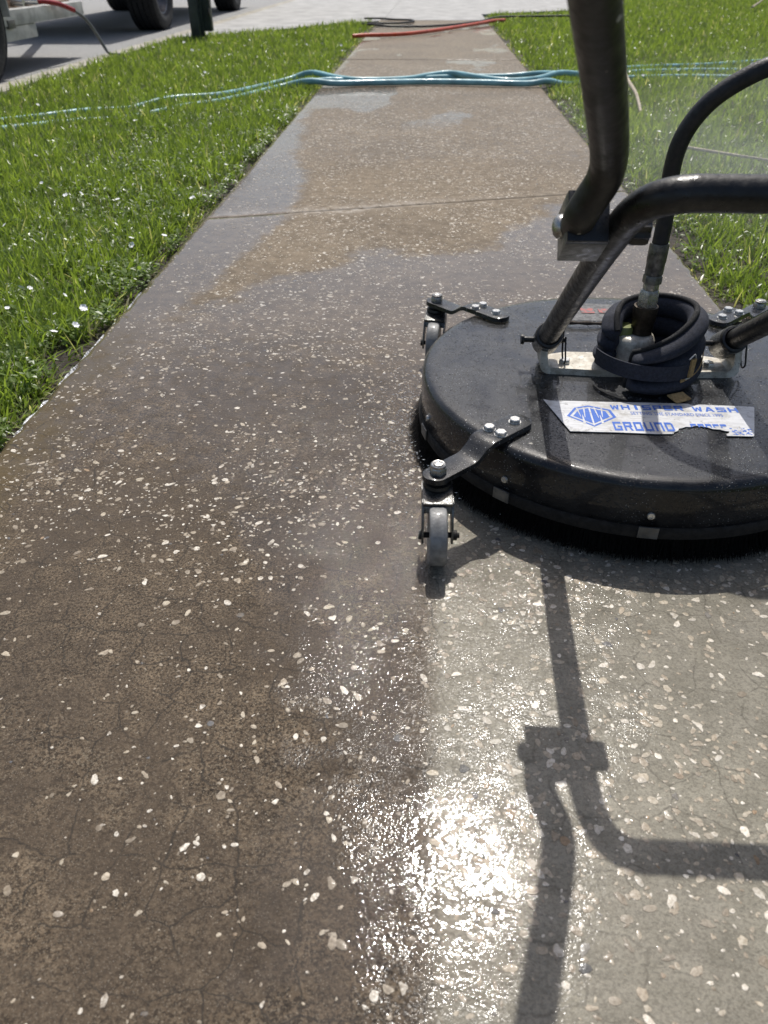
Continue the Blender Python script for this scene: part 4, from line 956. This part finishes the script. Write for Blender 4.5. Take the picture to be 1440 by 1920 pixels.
TRK = empty('pickup_truck', (-3.8, 11.6, ZS_), 'parked truck with dark tyres seen below its body ahead of the trailer', 'truck')
prof_t = [(8.75, .55), (8.70, .62), (8.70, 1.12), (8.76, 1.20), (11.0, 1.22), (11.05, 1.80), (11.2, 1.88), (12.6, 1.88), (13.3, 1.28), (14.55, 1.16), (14.75, 1.0), (14.78, .60), (14.6, .48)]
def extr(P, x0, x1, inset=0):
    n = len(P); b = MB(); b.add([(x, y_, z) for x in (x0, x1) for y_, z in P], [list(range(n)), [n + i for i in range(n)][::-1]] + [[i, (i + 1) % n, n + (i + 1) % n, n + i] for i in range(n)], False); return b
extr(prof_t, -4.78, -2.90).build('body', M['body_paint'], TRK)
MB().box((-3.84, 11.6, .42), (1.0, 5.4, .16), None, .02).build('chassis', M['steel_dark'], TRK)
MB().box((-3.84, 8.62, .58), (1.8, .14, .16), None, .03).build('rear_bumper', M['steel'], TRK)
glass = simple('dark_glass', (.02, .022, .025), .08, 0, .1, 2)
extr([(11.35, 1.35), (11.35, 1.78), (12.55, 1.78), (13.05, 1.33)], -2.898, -2.892).build('side_window', glass, TRK)
extr([(11.35, 1.35), (11.35, 1.78), (12.55, 1.78), (13.05, 1.33)], -4.788, -4.782).build('side_window', glass, TRK)
for xx, o_ in ((-3.045, 1), (-4.63, -1)):
    for yy in (9.80, 13.55): road_wheel(TRK, (xx, yy, ZS_ + .40), .40, .30, o_)

PO = empty('sign_post', (-2.14, 8.1, -.03), 'dark green metal post standing in the verge grass', 'post')
MB().box((-2.140, 8.12, .42), (.082, .082, .90), None, .006).build('post', M['post_green'], PO)
MB().box((-2.104, 8.155, .42), (.010, .012, .90), None, .002).build('groove_strip', M['steel_dark'], PO)
MB().box((-2.050, 8.22, .50), (.078, .075, .90), None, .006).build('post', M['post_green'], PO)
MB().box((-2.094, 8.17, .44), (.03, .05, .86), None, .004).build('plate', M['post_green'], PO)
MB().box((-2.020, 8.178, .20), (.012, .05, .06), None, .004).build('latch', M['steel_dark'], PO)

# ------------------------------------------------------------------ flowers, sticks, runoff
def flower_mesh():
    b = MB()
    for k in range(6):
        a = k * math.pi / 3; ca, sa = math.cos(a), math.sin(a)
        P = [(.10, 0, .0), (.55, .36, .30), (.92, .34, .42), (1.02, 0, .30), (.92, -.34, .42), (.55, -.36, .30)]
        b.add([(x * ca - y_ * sa, x * sa + y_ * ca, z) for x, y_, z in P], [[0, 1, 2, 3], [0, 3, 4, 5]], True)
    b.add([(.16 * math.cos(k), .16 * math.sin(k), .06) for k in range(6)], [[0, 1, 2, 3, 4, 5]], False)
    return b
f0 = flower_mesh().build('white_flower', M['white_petal'], None, local=True)
spots = [(-.72, 1.88), (-.89, 1.58), (-.85, 1.55), (-.75, 1.53), (-.69, 1.33), (-.665, 1.37), (-.68, .98), (-.70, 1.01), (-.66, 2.37), (-1.19, 3.78), (-1.03, 2.36), (-.69, 2.79), (-.93, 3.58), (-1.07, 3.71), (-1.06, 2.32), (-.68, 1.45), (-.72, 1.41), (-.67, 1.98), (-1.15, 4.98), (-.91, 4.38)]
rr = random.Random(5)
for k in range(56): spots.append((-.68 - rr.random() ** 1.2 * 1.5, 1.3 + 6.5 * rr.random() ** 1.2))
rsp = [(.72, 1.56), (1.1, 3.9), (.93, 3.49), (.80, 2.2)] + [(.72 + rr.random() * 2.2, 2.0 + rr.random() * 5) for _ in range(26)]
first = True
for i, (x, y_) in enumerate(spots + rsp):
    o = f0 if first else f0.copy()
    if not first: COL.objects.link(o)
    first = False; lft = i < len(spots)
    o.location = (x, y_, .018 + .018 * rr.random()); s_ = (.0038 + .0036 * rr.random()) * (1 + .10 * y_); o.scale = (s_, s_, s_)
    o.rotation_euler = (rr.gauss(-.15, .4), rr.gauss(0, .4), rr.random() * 6)
    if lft: tag(o, 'tiny white wildflower in the grass verge left of the sidewalk', 'flower', 'white flowers in the verge')
    else: tag(o, 'tiny white wildflower in the lawn right of the sidewalk', 'flower', 'white flowers in the right lawn')
def stick(pts, r, lab, mat='twig'):
    P = spline(pts, 5); o = MB().tube(P, [r * (1 - .5 * k / len(P)) for k in range(len(P))], 8).build('stick', M[mat]); tag(o, lab, 'stick')
stick([(1.16, 5.40, .045), (1.10, 4.95, .040), (1.06, 4.55, .03), (.98, 4.05, .018)], .012, 'long pale dry stick in the lawn by the handle pole')
stick([(4.25, 12.5, .06), (4.7, 13.5, .10), (5.3, 15.0, .16)], .014, 'pale thin stick at the top right of the lawn')
stick([(.95, 3.15, .030), (1.10, 2.98, .034), (1.28, 2.86, .03)], .006, 'short pale stick under the curved hose in the lawn')

# water running along the left edge of the walk
t = NT('painted_glint_runoff'); 
M['runoff_glint'] = t.p(Base_Color=t.mix(t.ramp(t.noise(160, 4, .6), .38, .6), (.07, .06, .045), (.72, .73, .74)), Roughness=.12, Coat_Weight=1.0, Coat_Roughness=.05, Normal=t.bump(t.noise(130, 3, .6), .004))  # white in the colour imitates bright sky and sun glints on the water
n = 260; rows = []
for i in range(n + 1):
    y_ = .60 + 1.05 * i / n; 
    wv = .020 * (.35 + .9 * float(fbm(np.array([3.3]), np.array([y_ * 14.0]), 2)[0])) * (1 - .5 * max(0, (y_ - 1.2) / .45))
    for k in range(7): 
        u = k / 6; z = -.0165 + .006 * math.sin(math.pi * u) * float(fbm(np.array([u * 3 + 1]), np.array([y_ * 40.0]), 2)[0]) * 2 - .012 * u ** 2
        rows.append((XL + .0065 - wv * u - .0005, y_, z + .006 * (1 - u)))
b = MB(); b.add(rows, [[i * 7 + k, i * 7 + k + 1, (i + 1) * 7 + k + 1, (i + 1) * 7 + k] for i in range(n) for k in range(6)], True)
ro = b.build('water_runoff', M['runoff_glint']); tag(ro, kind='structure')

# ------------------------------------------------------------------ spray and mist thrown out by the machine
n = 700; th = math.pi + RNG.normal(-.05, .42, n); r_ = .318 + np.abs(RNG.normal(0, .045, n)); q = .0003 + .0005 * RNG.random(n) ** 2
x = DECK.x + r_ * np.cos(th); y = DECK.y + r_ * np.sin(th); z = .002 + np.abs(RNG.normal(0, .010, n)) * np.exp(-(r_ - .318) * 14)
O = np.array([(1, 0, 0), (-1, 0, 0), (0, 1, 0), (0, -1, 0), (0, 0, 1), (0, 0, -1)]); st = np.stack([1 + 3 * RNG.random(n), np.ones(n), np.ones(n)], -1)
V = np.stack([x, y, z], -1)[:, None] + O[None] * q[:, None, None] * st[:, None]
F = np.array([[0, 2, 4], [2, 1, 4], [1, 3, 4], [3, 0, 4], [2, 0, 5], [1, 2, 5], [3, 1, 5], [0, 3, 5]]); fl = (F[None] + (np.arange(n) * 6)[:, None, None]).ravel()
wm = NT('spray_drop'); wm.p(Base_Color=(.75, .77, .80), Roughness=.2)
me = mesh_np('spray_drops', V.reshape(-1, 3), fl, np.full(len(fl) // 3, 3), wm.m, None, True); o = bpy.data.objects.new('spray_drops', me); COL.objects.link(o); tag(o, 'fine water spray beside the left of the brush', 'spray', kind='stuff')

t = NT('fine_water_mist'); t.n.remove(t.b)
pv = t.n.new('ShaderNodeVolumePrincipled'); pv.inputs['Color'].default_value = (.93, .96, 1, 1); pv.inputs['Anisotropy'].default_value = .25
oc = t.n.new('ShaderNodeTexCoord').outputs['Object']; ln = t.n.new('ShaderNodeVectorMath'); ln.operation = 'LENGTH'; t.set(ln.inputs[0], oc)
dn = t.math('MULTIPLY', t.ramp(ln.outputs['Value'], .0, .98, 1, 0), t.ramp(t.noise(1.6, 3, .6, oc), .30, .70, .15, 1.0))
t.set(pv.inputs['Density'], t.math('MULTIPLY', dn, .45)); t.set(t.out.inputs['Volume'], pv.outputs[0])
bm = bmesh.new(); bmesh.ops.create_icosphere(bm, subdivisions=3, radius=1); me = bpy.data.meshes.new('water_mist'); bm.to_mesh(me); bm.free(); me.materials.append(t.m)
mo = bpy.data.objects.new('water_mist', me); COL.objects.link(mo); mo.location = (1.0, 2.30, .20); mo.scale = (.95, 1.05, .28); mo.rotation_euler = (0, 0, R(-25))
tag(mo, 'thin white water mist drifting over the lawn behind the machine', 'mist', kind='stuff')
SC.cycles.volume_step_rate = 2.0
